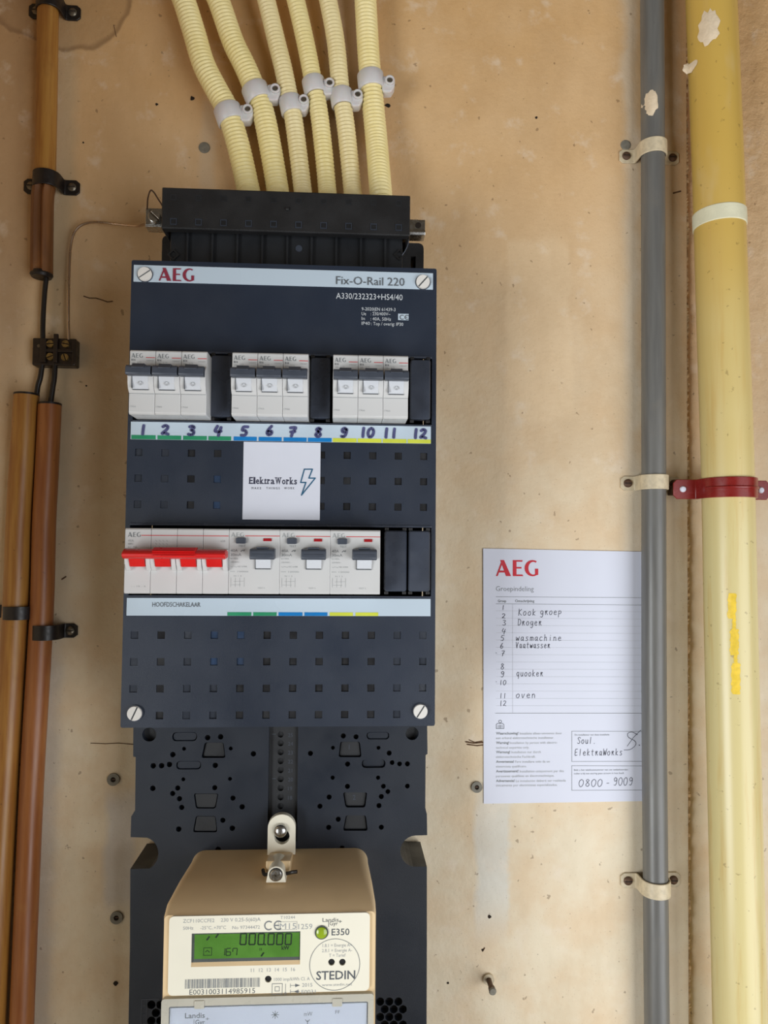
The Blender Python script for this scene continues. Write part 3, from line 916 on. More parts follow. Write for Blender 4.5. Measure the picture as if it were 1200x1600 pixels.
for i in range(6):
    pp, R = CD[i]; d = DC
    pts = resample(spline(extend([W(x, y, d + (.012 if y > 300 else 0)) for x, y in pp], .22, 0, (-.12, 0, 1)), 16), .0008)
    b = MB(); b.sweep(pts, lambda j: R * (1.0, .985, .90, .895)[j % 4], 24)
    lab = ['leftmost cream corrugated conduit above the black hood', 'second cream corrugated conduit from the left above the hood', 'third cream corrugated conduit from the left, first thin one',
           'fourth cream corrugated conduit from the left above the hood', 'fifth cream corrugated conduit from the left, last thin one', 'rightmost cream corrugated conduit above the black hood'][i]
    o = b.build('corrugated_conduit', m_conduit2 if i in (2, 4) else m_conduit, smooth=True)
    tag(o, lab, 'conduit', 'corrugated conduits entering the hood')
    (cx, cy), (ex, ey) = CLP[i]
    # nearest axis point & direction
    best = min(range(3, len(pts) - 3), key=lambda j: (pts[j] - W(cx, cy, d)).length)
    A = pts[best]; T = (pts[best + 3] - pts[best - 3]).normalized()
    t = thing('conduit_clip', ['leftmost white plastic clip, lowest of the six', 'white plastic clip on the second conduit from the left', 'white plastic clip on the third conduit, first thin one',
                               'white plastic clip on the fourth conduit from the left', 'white plastic clip on the fifth conduit, last thin one', 'rightmost white plastic clip, above an empty hole'][i], 'clip', (A.x, 0, A.z), 'white clips holding the conduits')
    hw = .0068; Ro = R + .0018
    b = MB()
    seg = 30
    ref = Vector((0, 1, 0)); a_ = (ref - T * ref.dot(T)).normalized(); b_ = T.cross(a_)
    vs = []
    for (rr, off) in ((R + .0002, -hw), (Ro - .0006, -hw), (Ro, -hw + .0008), (Ro, hw - .0008), (Ro - .0006, hw), (R + .0002, hw)):
        for k2 in range(seg):
            th = 2 * PI * k2 / seg; vs.append(A + T * off + (a_ * math.cos(th) + b_ * math.sin(th)) * rr)
    fs = []
    for j in range(6):
        for k2 in range(seg): fs.append((j * seg + k2, j * seg + (k2 + 1) % seg, ((j + 1) % 6) * seg + (k2 + 1) % seg, ((j + 1) % 6) * seg + k2))
    b.add(vs, fs); b.build('band', m_clip, t, smooth=True)
    # foot on the wall
    b = MB(); b.box(A.x - .006, A.x + .006, 0, -(d - R - .001), A.z - .006, A.z + .006); b.build('foot', m_clip, t, bevel=.001)
    # ear with screw, right of the band
    E_ = W(ex, ey, d + .006); dx = E_.x - A.x
    z0 = E_.z
    b = MB()
    prof = [(A.x + Ro * .80, z0 - .0075), (A.x + Ro * .80, z0 + .0040), (E_.x - .001, z0 + .0050), (E_.x + .0028, z0 + .0042), (E_.x + .0045, z0 + .0010), (E_.x + .0042, z0 - .0040), (E_.x + .0015, z0 - .0090), (A.x + Ro * .95, z0 - .0095)]
    b.prism_y(prof, -(d - .004), -(d + .0055)); ear = b.build('ear', m_clip, t, bevel=.0012)
    b = MB(); b.ring_y(E_.x, E_.z, .0024, .0040, -(d + .004), -(d + .0078), 20); b.build('boss', m_clip, t, smooth=True, bevel=.0004)
    b = MB(); b.lathe(E_.x, E_.z, [(.0024, -(d + .004)), (.0024, -(d + .0064)), (.0018, -(d + .0068))], 16); b.build('screw', m_dull, t, smooth=True)

# ------------------------------------------------------------------ fuse board
fb = thing('fuse_board', 'dark grey fuse board with two rows of switches and pale label strips', 'fuse board', (0, 0, -.165))
MM = .001
CF = -.095
win1 = sq(-.1065, .1065, .0500, .0985); win2 = sq(-.1065, .1065, -.0735, -.0245)
holes = []
cols = [(-101.6 + 18.4 * i) * MM for i in range(12)]
cell = []
for z in (.0270, .0087, -.0098):
    for i, x in enumerate(cols):
        if i in (4, 5, 6): continue
        cell.append((x, z))
for j, z in enumerate((-.1013, -.1198, -.1384, -.1569)):
    for i, x in enumerate(cols):
        if j == 3 and i in (0, 11): continue
        cell.append((x, z))
HS = .00255
holes = [sq(x - HS, x + HS, z - HS, z + HS) for x, z in cell]
cover = sheet('cover', rrect(-.1097, .1097, -.1652, .1652, .0012, 2), [win1, win2] + holes, CF + .0022, CF, m_cover, fb)
sheet('cover_skirt', sq(-.1097, .1097, -.1652, .1652), [sq(-.1077, .1077, -.1632, .1632)], -.030, CF + .0022, m_cover, fb)
b = MB(); b.box(-.1070, .1070, 0, -.030, -.1625, .1625); b.build('back_plate', m_deep, fb)
b = MB(); b.box(-.105, .105, -.030, -.050, .055, .090); b.build('mounting_rail', m_deep, fb)
b = MB(); b.box(-.105, .105, -.030, -.050, -.066, -.031); b.build('mounting_rail', m_deep, fb)
# inner rear wall seen past the blanks
for (x, z) in cell:
    r = random.random(); mk = m_knock
    ci = round((x / MM + 101.6) / 18.4)
    if z < -.09:
        mk = m_knockb if ci in (3, 4) and z > -.13 else (m_knockd if ci in (1, 5, 6, 7, 8, 9) or (ci == 4) else m_knock)  # painted reflection tint picked by column
    else: mk = m_knock if ci in (0, 1) else (m_knockb if ci == 3 and z < .02 else m_knockd)
    dep = random.uniform(.0003, .0013)
    y = CF + dep
    b = MB(); w_ = HS * .97
    tx = random.uniform(-.06, .06); tz = random.uniform(-.05, .05)
    vs = []
    for sx, sz in ((-1, -1), (1, -1), (1, 1), (-1, 1)):
        vs.append((x + sx * w_, y + sx * w_ * tx + sz * w_ * tz, z + sz * w_))
    vs += [(v[0], v[1] + .0007, v[2]) for v in vs]
    b.add(vs, [(0, 1, 2, 3), (7, 6, 5, 4), (0, 4, 5, 1), (1, 5, 6, 2), (2, 6, 7, 3), (3, 7, 4, 0)])
    b.build('knockout', mk, fb)
    # moulded right lip that catches light
# window rims
for (z0, z1) in ((.0500, .0985), (-.0735, -.0245)):
    for nm, bx in (('window_rim', (-.1065, .1065, z1 - .0000, z1 + .0016)), ('window_rim', (-.1065, .1065, z0 - .0010, z0))):
        b = MB(); b.box(bx[0], bx[1], CF, CF - .0009, bx[2], bx[3]); b.build(nm, m_blank, fb, bevel=.0004)
# label strips
b = MB(); b.box(-.1080, .1070, CF, CF - .0006, .1494, .1616); ts = b.build('title_strip', m_strip, fb, bevel=.0002, label='pale blue title strip')
b = MB(); b.box(-.1074, .1059, CF, CF - .0008, .0362, .0488); ns = b.build('number_strip', m_strip, fb, bevel=.0002, label='pale strip with handwritten numbers')
b = MB(); b.box(-.1073, .1062, CF, CF - .0008, -.0877, -.0753); ls = b.build('label_strip', m_strip, fb, bevel=.0002, label='pale strip reading HOOFDSCHAKELAAR')
dS = .0960
b = MB(); p = W(248, 438, dS); aeg(b, p.x, WZ(248, 438.5, dS), .0094, -dS, WX(303, 440, dS) - p.x); b.build('lettering', m_inkr, ts, label='maroon letters AEG', normals=True)
b = MB(); b.tpx('Fix-O-Rail 220', 525, 444, 632, 12.5, dS); b.build('lettering', m_ink, ts)
b = MB(); b.tpx('A330/232323+HS4/40', 525, 466.5, 629, 9, .0952)
b.tpx('9-2020|EN 61439-3', 565, 485, 618, 5, .0952); b.tpx('Ue', 565, 492.5, 572, 5, .0952); b.tpx(': 230/400V~', 579, 492.5, 610, 5, .0952)
b.tpx('In', 565, 500, 570, 5, .0952); b.tpx(': 40A, 50Hz', 579, 500.5, 611, 5, .0952); b.tpx('IP40', 565, 507.5, 578, 5, .0952); b.tpx(': Top / overig: IP30', 580, 508, 630, 5, .0952)
b.build('lettering', m_inkw, fb, label='white print on the cover')
b = MB(); p = W(622, 500, .0952); q = W(638.5, 490.5, .0952); b.rect(p.x, q.x, p.z, q.z, -.09515); ce = b.build('ce_patch', m_strip, fb)


def ce_mark(b, x, z, h, y, w):
    r = h / 2
    for cx in (x + r, x + r * 3.3):
        pts = [(cx + r * math.cos(math.radians(a)), z + r + r * math.sin(math.radians(a))) for a in range(55, 306, 25)]
        b.stroke(pts, w, y)
    b.stroke([(x + r * 2.35, z + r), (x + r * 3.35, z + r)], w, y)


b = MB(); p = W(625, 499, .0953); ce_mark(b, p.x, p.z, .0031, -.0954, .00055); b.build('ce_mark', m_ink, ce)
# coloured bars
for nm, x0, y0, y1, mm, par in [('colour_bar', (a, c), 683.5, 690.5, m, ns) for a, c, m in
        [(205, 243, m_green), (246, 283, m_green), (286, 323, m_green), (325.5, 361, m_green), (365, 401, m_blue), (404, 440, m_blue), (443, 479, m_blue), (481, 518, m_blue),
         (520, 557, m_yel), (559, 596, m_yel), (598, 635, m_yel), (637, 673, m_yel)]] + \
        [('colour_bar', (a, c), 957, 962.8, m, ls) for a, c, m in [(360, 397, m_green), (400, 436, m_green), (439, 476, m_blue), (479, 514.5, m_blue), (518, 554, m_yel), (558, 593, m_yel)]]:
    zb = .0363 if par is ns else -.0876; zt_ = zb + (.0029 if par is ns else .0025)
    b = MB(); b.box(WX(x0[0], 690, .096), WX(x0[1], 690, .096), CF - .0008, CF - .0010, zb, zt_); b.build(nm, mm, par)
b = MB()
for s_, px, py in (('1', 224, 678), ('2', 259, 678), ('3', 300, 679), ('4', 341, 679), ('5', 382, 680), ('6', 422, 679), ('7', 458, 681), ('8', 498, 682), ('9', 538, 682), ('10', 574, 682), ('11', 610, 683), ('12', 656, 684)):
    p = W(px, py, .0961); ad = .0062 if len(s_) == 1 else .0056
    pen(b, s_, p.x - ad * len(s_) / 2, p.z - .0002, .0062, ad, .0021, -.0961)
b.build('handwritten_numbers', m_marker, ns, label='numbers 1 to 12 in blue-black marker')
b = MB(); b.tpx('HOOFDSCHAKELAAR', 238, 948, 313, 7, .0961); b.build('lettering', m_ink, ls)
# cover screws
for (x, z, an) in ((-.0998, .1546, .62), (.0995, .1546, .85), (-.0999, -.1551, 1.15), (.0992, -.1547, 1.0)):
    b = MB(); s_ = MB(); slot_screw(b, s_, x, z, CF - .0004, .0050, .0022, an, .0011)
    q = b.build('cover_screw', m_screwp, fb, smooth=True, label='white slotted cover screw'); s_.build('slot', m_ink, q)
    b = MB(); b.ring_y(x, z, .0050, .0056, CF, CF - .0009, 28); b.build('washer_ring', m_lever, q)


def blank(x0, x1, z0, z1, kind):
    b = MB(); o2 = rrect(x0, x1, z0, z1, .0016, 4); i2 = rrect(x0 + .0008, x1 - .0008, z0 + .0008, z1 - .0008, .0012, 4)
    nn = len(o2)
    vs = [(x, CF + .004, z) for x, z in o2] + [(x, CF - .0022, z) for x, z in o2] + [(x, CF - .0032, z) for x, z in i2]
    fs = [tuple(range(nn))[::-1], tuple(2 * nn + i for i in range(nn))]
    for j in range(2):
        for i in range(nn): fs.append((j * nn + i, j * nn + (i + 1) % nn, (j + 1) * nn + (i + 1) % nn, (j + 1) * nn + i))
    b.add(vs, fs); q = b.build('blank_cover', m_blank, fb, smooth=True)
    b = MB()
    for xx in (x0 + .0015, x1 - .0015):
        for zz, sg in ((z0, -1), (z1, 1)):
            b.box(xx - .0014, xx + .0014, CF + .001, CF - .0014, zz, zz + sg * .0022)
    b.build('tab', m_hood, q, bevel=.0003)


blank(-.0520, -.0372, .0530, .0970, 0); blank(.0188, .0330, .0530, .0970, 0); blank(.0905, .1052, .0535, .0970, 0)
blank(.0728, .0886, -.0700, -.0268, 1); blank(.0900, .1055, -.0700, -.0268, 1)
b = MB(); b.box(-.1065, .1065, CF + .0060, CF + .0055, .0500, .0985); b.build('window_back', m_deep, fb) if False else None

# hood and cable entry above the cover
hx0, hx1 = W(253, 300, .075).x, W(641, 320, .075).x
b = MB()
hz1 = .2290; hz0 = .1975
b.prism_x([(-.030, hz1), (-.075, hz1), (-.0750, hz0 + .001), (-.0743, hz0), (-.068, hz0), (-.068, hz1 - .003), (-.030, hz1 - .003)], hx0, hx1)
b.box(hx0, hx0 + .002, -.010, -.074, hz0, hz1); b.box(hx1 - .002, hx1, -.010, -.074, hz0, hz1)
hood = b.build('cable_hood', m_hood, fb, bevel=.0008, label='black ribbed cable hood above the cover')
dH = .0752
for i in range(10):
    for (py, hh, k_) in ((308, .0022, 0), (346, .0025, 1)):
        px = 271 + 39.1 * i; p = W(px, py + i * 1.05, dH)
        b = MB(); b.ring_y(p.x, p.z, hh * 1.0, hh * 1.42, -.0749, -.0754 if k_ else -.0752, 4)
        for v in b.v:
            u = Vector((v.x - p.x, v.z - p.z)); an = PI / 4
            v.x, v.z = p.x + u.x * math.cos(an) - u.y * math.sin(an), p.z + u.x * math.sin(an) + u.y * math.cos(an)
        q = b.build('knockout_rim', m_knock if k_ else m_black, hood)
        b = MB(); b.rect(p.x - hh * .7, p.x + hh * .7, p.z - hh * .7, p.z + hh * .7, -.07508); b.build('knockout', m_deep, hood)
p = W(449, 327, dH); b = MB(); b.lathe(p.x, p.z, [(.0017, -.0749), (.0012, -.0765), (.0005, -.0768)], 14); b.build('pip', m_hood, hood, smooth=True)
# ribbed apron
b = MB(); ax0 = W(266, 380, .060).x; ax1 = W(629, 380, .060).x
b.box(ax0, ax1, -.030, -.060, .1600, .2050); apron = b.build('apron', m_black, fb, bevel=.0006)
for i, px in enumerate((293, 332, 371, 410, 449, 487, 525.5, 564, 602)):
    x = WX(px, 385, .062); b = MB(); b.box(x - .0008, x + .0008, -.060, -.0630, .1655, .2030); b.build('rib', m_black, apron, bevel=.0003)
p = W(467, 388, .0605); b = MB(); b.lathe(p.x, p.z, [(.0026, -.060), (.0026, -.0603)], 20); b.build('mould_mark', m_lever, apron)
for px in (271, 624):
    p = W(px, 398, .061); b = MB(); b.ring_y(p.x, p.z, .003, .0045, -.060, -.0615, 4); b.build('latch', m_hood, apron)
b = MB(); bx0 = W(253, 390, .035).x; bx1 = W(662, 390, .035).x
sheet('rear_frame', rrect(bx0, bx1, .1500, .2090, .004, 3), [sq(bx1 - .0105, bx1 - .0065, .1880, .1980)], -.006, -.035, m_hood, fb)
b = MB(); b.sweep(spline([W(x, y, .066) for x, y in ((639, 368), (638, 380), (633, 392), (628, 399))], 6), .0004, 6); b.build('strap_thread', m_lever, hood)
# metal earth rail ends
zl = W(238, 338, .045).z
er = MB(); xl = WX(225, 336, .045); xr = WX(665, 352, .045); zr0 = W(652, 365, .045).z; zr1 = W(652, 340, .045).z
er.box(xl, bx0 + .02, -.040, -.0415, W(238, 349, .045).z, W(238, 322, .045).z); 
er.box(xl, bx0 + .02, -.030, -.0415, W(238, 349, .045).z - .0012, W(238, 349, .045).z)
e2 = MB(); e2.prism_x([(-.030, zr0), (-.0425, zr0), (-.0435, zr0 + .002), (-.0425, zr0 + .0045), (-.0415, zr0 + .0045), (-.0415, zr1), (-.040, zr1), (-.040, zr0 + .0045), (-.030, zr0 + .0045)], bx1 - .02, xr); e2.build('earth_rail', m_steel, fb, bevel=.0004, label='right end of the zinc plated rail beside the hood')
rail = er.build('earth_rail', m_steel, fb, bevel=.0006, label='left end of the zinc plated rail carrying a bolt')
p = W(239, 334, .050); b = MB(); s_ = MB(); slot_screw(b, s_, p.x, p.z, -.0415, .0050, .0050, -.75, .0010)
q = b.build('bolt', m_steel, rail, bevel=.0005); s_.build('slot', m_dull, q)
p = W(654, 350, .044); b = MB(); b.lathe(p.x, p.z, [(.0024, -.0415), (.0024, -.0419)], 14); b.build('hole', m_dirt, rail)
b = MB(); b.sweep(spline([W(x, y, .046) for x, y in ((230, 327), (231, 310), (235, 298), (240, 300), (247, 311), (256, 325))], 8), .0006, 8)
b.build('wire_loop', m_rust, rail, smooth=True, label='thin brown wire loop over the bolt')

# sticker
p = W(378.7, 811.5, .0956); q = W(501, 692, .0956)
stk = thing('sticker', 'square white company sticker on the cover between the switch rows', 'sticker', (p.x, CF, p.z))
b = MB(); b.box(p.x, q.x, CF, CF - .0005, p.z, q.z); b.build('sheet', m_sticker, stk)
b = MB()
dK = .0957; x = WX(388.5, 755.5, dK); z = WZ(388.5, 755.8, dK); xe = WX(464.5, 755, dK); hk = .0046
word = 'ElektraWorks'; wid = [.9, .45, .8, .85, .6, .7, .85, 1.35, .85, .7, .85, .7]; tot = sum(wid); cxp = x
for ch, w_ in zip(word, wid):
    ww = (xe - x) * w_ / tot
    b.text(ch, cxp + ww * .10, z, hk, -dK, cxp + ww * .90, bold=.018)
    if ch in 'Elkrat':
        b.rect(cxp + ww * .0, cxp + ww * (.6 if ch in 'rt' else 1.0), z, z + hk * .10, -dK - .00001)
    if ch in 'rkl': b.rect(cxp, cxp + ww * .45, z + hk * (.62 if ch == 'r' else .95), z + hk * (.72 if ch == 'r' else 1.05), -dK - .00001)
    if ch == 'W': b.rect(cxp, cxp + ww * .35, z + hk * .92, z + hk * 1.02, -dK - .00001); b.rect(cxp + ww * .65, cxp + ww, z + hk * .92, z + hk * 1.02, -dK - .00001)
    cxp += ww
b.build('lettering', m_navy, stk)
b = MB()
for s_, a_, c_ in (('M A K E', 393, 408), ('T H I N G S', 416, 437), ('W O R K', 444, 460)): b.tpx(s_, a_, 764.4, c_, 3.4, dK)
b.build('lettering', m_ink, stk)
b = MB()
pl = [(370 + cx * .11667, 690 + cy * .11667) for cx, cy in ((905, 370), (1013, 370), (965, 490), (1050, 490), (866, 718), (925, 548), (855, 548), (905, 370))]
b.stroke([(W(x_, y_, dK).x, W(x_, y_, dK).z) for x_, y_ in pl], .00085, -dK); b.build('lightning_logo', m_teal, stk, label='teal outline lightning bolt')

# ------------------------------------------------------------------ modular devices
YF = -.115


def breaker():
    w = .0173; h = .0444
    t = thing('circuit_breaker', '', 'circuit breaker', (0, -.050, 0))
    ORG[t.name] = Vector((0, -.050, 0))
    prof = [(-.050, 0), (YF + .0015, 0), (YF, .0012), (YF, .0142), (YF - .0010, .0147), (YF - .0030, .0168), (YF - .0046, .0205), (YF - .0052, .0250), (YF - .0048, .0290), (YF - .0022, .0325), (YF, .0335),
            (YF, h - .001), (YF + .001, h), (-.050, h)]
    lo = MB(); lo.prism_x(prof, -w / 2, w / 2); lo.build('body', m_white, t, smooth=True, bevel=.0004)
    b = MB(); b.box(-w / 2 + .0003, w / 2 - .0003, YF - .0001, YF - .00035, .01395, .01420); b.build('seam', m_inkm, t)
    # recessed switch window with its own floor
    b = MB()
    wx = .0052
    b.prism_x([(YF - .0052, .0140), (YF - .0052 - .0006, .0262), (YF - .0058, .0262), (YF - .0046, .0140)], -wx, wx)
    b = MB(); n2 = 8; vs = []
    for i in range(n2 + 1):
        z = .0166 + (.0262 - .0166) * i / n2; y = YF - .0034 - .0020 * math.sin((i / n2) * PI / 2)
        for x in (-wx, wx): vs.append((x, y, z))
    b.add(vs, [(2 * i, 2 * i + 1, 2 * i + 3, 2 * i + 2) for i in range(n2)])
    b2 = MB(); b2.v = [v + Vector((0, .0030, 0)) for v in b.v]; b2.f = b.f
    k2 = len(b.v); b.v += b2.v; b.f += [tuple(i + k2 for i in f) for f in b.f]
    b.f += [(2 * i + s2, 2 * i + 2 + s2, 2 * i + 2 + s2 + k2, 2 * i + s2 + k2) for i in range(n2) for s2 in (0, 1)] + [(0, 1, 1 + k2, k2), (2 * n2, 2 * n2 + 1, 2 * n2 + 1 + k2, 2 * n2 + k2)]
    q = b.build('rocker', m_white2, t, smooth=True)
    b = MB(); b.box(-wx - .0002, wx + .0001, YF - .0026, YF - .0036, .0160, .0165); b.box(-wx - .0005, -wx - .0001, YF - .0036, YF - .0055, .0170, .0255)
    b.build('rocker_gap', m_ink, t)
    b = MB(); b.ring_y(.0002, .0203, .0012, .0014, YF - .0050, YF - .0053, 16); b.build('off_mark', m_inkl, t)
    # lever
    b = MB(); L_ = .0083; y0 = YF - .0046
    b.prism_x([(y0, .0250), (y0 - .0066, .0246), (y0 - .0074, .0256), (y0 - .0070, .0300), (y0 - .0058, .0314), (y0, .0322)], -L_, L_)
    lv = b.build('lever', m_lever, t, smooth=True, bevel=.0005)
    b = MB(); b.prism_x([(y0, .0315), (y0 - .0050, .0310), (y0 - .0076, .0290), (y0 - .0080, .0296), (y0 - .0052, .0327), (y0, .0329)], -.0042, .0040)
    b.build('thumb_ridge', m_lever, lv, smooth=True, bevel=.0003)
    b = MB(); yp_ = YF - .0001
    aeg(b, -.0075, .0389, .0030, yp_, .0076); b.build('lettering', m_inkm, t)
    b = MB(); b.rect(.0022, .0084, .0389, .0394, yp_); b.build('red_line', m_inkred, t)
    b = MB(); b.text('B16', -.0075, .0368, .0013, yp_, -.0048, bold=.02); b.build('lettering', m_ink, t)
    b = MB(); b.text('230~', -.0074, .0345, .0013, yp_, -.0045); b.text('1/2', -.0034, .0347, .0016, yp_, -.0008); b.text('DB6047', .0028, .0366, .0009, yp_, .0078)
    b.text('1966', -.0078, .0047, .0012, yp_, -.0038); b.build('lettering', m_inkl, t)
    return t


brk = breaker()
Z1 = .0507
slots = {1: 0, 2: 1, 3: 2, 5: 4, 6: 5, 7: 6, 9: 8, 10: 9, 11: 10}
first = True
nb = {1: 'leftmost white circuit breaker, above handwritten number 1', 2: 'white circuit breaker above handwritten number 2, middle of left trio', 3: 'white circuit breaker above handwritten number 3, right of left trio',
      5: 'white circuit breaker above handwritten number 5, left of middle trio', 6: 'white circuit breaker above handwritten number 6, middle of middle trio', 7: 'white circuit breaker above handwritten number 7, right of middle trio',
      9: 'white circuit breaker above handwritten number 9, left of right trio', 10: 'white circuit breaker above handwritten number 10, middle of right trio', 11: 'white circuit breaker above handwritten number 11, rightmost of the row'}
xs = {1: -.0950, 2: -.0775, 3: -.0600, 5: -.0256, 6: -.0081, 7: .0094, 9: .0438, 10: .0613, 11: .0788}
for kx in (1, 2, 3, 5, 6, 7, 9, 10, 11):
    o = brk if first else copy_tree(brk)
    first = False
    o.location = (xs[kx], -.050, Z1)
    tag(o, nb[kx], 'circuit breaker', 'circuit breakers in the upper row')

# main switch
Z2 = -.0712
X0 = -.1040
ms = thing('main_switch', 'white four-pole main switch with one long red lever', 'main switch', (X0 + .0348, -.080, Z2))
b = MB()
h = .0442
for i in range(4):
    x0 = X0 + i * .01742
    b.prism_x([(-.080, 0), (YF + .001, 0), (YF, .001), (YF, .0195), (YF - .0012, .0200), (YF - .0012, .0300), (YF, .0305), (YF, h - .001), (YF + .001, h), (-.080, h)], x0 + .0001, x0 + .0173)
b.v = [Vector((v.x, v.y, v.z + Z2)) for v in b.v]
b.build('body', m_white, ms, bevel=.0003)
hy = .131
xa, xb = WX(190, 868, hy), WX(352, 868, hy); za, zb = WZ(270, 873.5, hy), WZ(270, 858, hy)
b = MB(); rmid = (zb - za) / 2
b.prism_x([(-.1185, za + .001), (-.129, za), (-.1318, za + .0015), (-.1322, (za + zb) / 2), (-.1306, zb - .0018), (-.127, zb), (-.1185, zb - .001)], xa, xb)
lev = b.build('lever', m_red, ms, smooth=True, bevel=.0006, label='long red lever')
b = MB(); xc, xd = WX(239, 858, .13), WX(305.5, 858, .13)
b.prism_x([(-.122, zb - .002), (-.1330, (za + zb) / 2 + .0006), (-.1315, zb - .0006), (-.128, zb + .0010), (-.122, zb + .0012)], xc, xd)
for i in range(3): b.box(xc, xd, -.1310, -.1334, za + .0022 + i * .0014, za + .0025 + i * .0014)
b.build('grip_ridge', m_red, lev, bevel=.0003)
for i in range(4):
    cx = X0 + .0087 + i * .01742
    xx = WX((213, 253, 293.5, 334)[i], 880, .124)
    hwp = .0050
    zt_ = za + .001; zl_ = WZ(300, 886 + 1, .120) - .0005
    zl_ = WZ(300, 885.5, .121)
    b = MB(); b.prism_x([(YF - .0010, zl_ - .0001), (YF - .0062, zl_ - .0002), (YF - .0110, zt_), (YF - .0010, zt_)], xx - hwp, xx + hwp)
    b.build('lever_leg', m_red, lev, bevel=.0003)
    for s_ in (-1, 1):
        b = MB(); xi = xx + s_ * (hwp + .0002); xo = xx + s_ * .0083
        b.prism_x([(YF, zl_ - .0030), (YF - .0030, zl_ - .0028), (YF - .0062, zl_ + .0010), (YF - .0092, zt_ + .0010), (YF, zt_ + .0040)], min(xi, xo), max(xi, xo))
        b.build('cheek', m_white, ms, bevel=.0004)
b = MB(); yp_ = YF - .00012
p = W(200, 838, .1152); aeg(b, X0 + .0020, Z2 + .0382, .0032, yp_, .0085)
b.build('lettering', m_inkm, ms)
b = MB(); b.rect(X0 + .0108, X0 + .0694, Z2 + .0391, Z2 + .0396, yp_); b.build('red_line', m_inkred, ms)
b = MB()
for i, s_ in enumerate(('40A', '400V~', 'AC-22B')): b.text(s_, X0 + .0020, Z2 + .0350 - .0022 * i, .0014, yp_, X0 + .0020 + (.0040, .0042, .0062)[i])
for i in range(4):
    for j in range(3):
        xq = X0 + .0205 + i * .0024; zq = Z2 + .0362 - j * .0021; b.stroke([(xq, zq), (xq + .0008, zq - .0009)], .00025, yp_)
b.text('6SB', X0 + .0640, Z2 + .0352, .0013, yp_, X0 + .0672)
b.text('- - 10 - 6', X0 + .0048, Z2 + .0045, .0010, yp_, X0 + .0145)
b.build('lettering', m_inkl, ms)


def rcd():
    w = .0343; h = .0442
    t = thing('residual_current_switch', '', 'residual current switch', (0, -.050, 0))
    b = MB()
    b.prism_x([(-.050, 0), (YF + .001, 0), (YF, .001), (YF, h - .001), (YF + .001, h), (-.050, h)], -w / 2, w / 2)
    b.build('body', m_white, t, bevel=.0004)
    y1 = YF
    # test button
    b = MB(); b.prism_y(rrect(-.0125, -.0055, .0342, .0383, .0010, 3), YF, YF - .0022); b.build('test_button', m_lever, t, bevel=.0005, label='grey test button')
    b = MB(); b.box(.0060, .0116, YF, YF - .0006, .0360, .0379); b.build('fault_indicator', m_redw, t, label='small red indicator window')
    b = MB(); yb = YF + .0002
    b.prism_x([(yb, .0240), (yb - .0088, .0236), (yb - .0100, .0248), (yb - .0096, .0296), (yb - .0082, .0308), (yb, .0312)], -.0022, .0145)
    lv = b.build('lever', m_lever, t, smooth=True, bevel=.0006)
    b = MB(); b.box(.0022, .0100, yb - .0010, yb - .0078, .0310, .0320); b.box(-.0005, .0128, yb - .0097, yb - .0101, .0268, .0273); b.build('grip_ridge', m_lever, lv, bevel=.0002)
    b = MB(); b.prism_x([(YF, .0176), (YF - .0010, .0176), (YF - .0024, .0245), (YF, .0245)], .0012, .0112); b.build('rocker', m_white2, t, bevel=.0002)
    b = MB(); b.box(.0007, .0011, YF, YF - .0012, .0172, .0240); b.box(.0007, .0112, YF, YF - .0010, .0168, .0173); b.build('rocker_gap', m_ink, t)
    b = MB(); yp_ = YF - .0001; yq = YF - .0001
    aeg(b, -.0158, .0388, .0030, yp_, .0086); b.build('lettering', m_inkl, t)
    b = MB(); b.rect(-.0064, .0171, .0393, .0398, yp_); b.build('red_line', m_inkred, t)
    b = MB(); b.text('TEST', -.0108, .0320, .0014, yq, -.0060); b.text('40A', -.0160, .0286, .0018, yq, -.0112); b.text('30mA', -.0160, .0258, .0018, yq, -.0088)
    b.stroke([(-.0090, .0290), (-.0080, .0298), (-.0070, .0292), (-.0068, .0300)], .0006, yq); b.build('lettering', m_inkm, t)
    b = MB(); b.text('In=40A', -.0160, .0236, .0010, yq, -.0108); b.text('230/400V~', -.0160, .0212, .0009, yq, -.0096)
    b.stroke([(-.0160, .0188), (-.0150, .0182), (-.0140, .0188), (-.0120, .0182), (-.0110, .0188)], .0002, yq); b.text('IEC 61008', -.0106, .0182, .0009, yq, -.0050)
    b.stroke([(-.0160, .0152), (-.0130, .0152)], .0003, YF - .0001); b.text('10000', -.0112, .0147, .0010, YF - .0001, -.0040)
    for i in range(4): b.stroke([(-.0155 + .003 * i, .0110), (-.0155 + .003 * i, .0050)], .0002, yp_)
    b.stroke([(-.0135, .0085), (-.0070, .0087)], .0002, yp_); b.stroke([(-.0150, .0062), (-.0088, .0062)], .0002, yp_); b.text('N 1 3', -.0135, .0118, .0009, yp_, -.0085)
    b.text('TEST 5', .0026, .0037, .0009, yp_, .0074)
    b.build('lettering', m_inkl, t)
    return t


r0 = rcd()
for i, lab in enumerate(('white residual current switch right beside the red main switch', 'white residual current switch in the middle of the three', 'white residual current switch beside the two black blank covers')):
    o = r0 if i == 0 else copy_tree(r0)
    o.location = (-.0171 + i * .0344, -.050, Z2); tag(o, lab, 'residual current switch', 'residual current switches in the lower row')

# ------------------------------------------------------------------ black meter plate
DP = .050


def p1(cx, cy): return (180 + .2313 * cx, 960 + .23125 * cy)
def p2(cx, cy): return (430 + .2313 * cx, 960 + .23125 * cy)


def wp2(px, py, d=DP): v = W(px, py, d); return (v.x, v.z)


out = [wp2(208, 1137), wp2(208, 1182), wp2(212, 1183), wp2(211, 1266), wp2(205, 1276), wp2(204, 1308), wp2(230, 1309)]
nc = Vector((wp2(222, 1333)))
top = Vector(wp2(230, 1309)); bot = Vector(wp2(234, 1357)); rt = Vector(wp2(247.5, 1334))


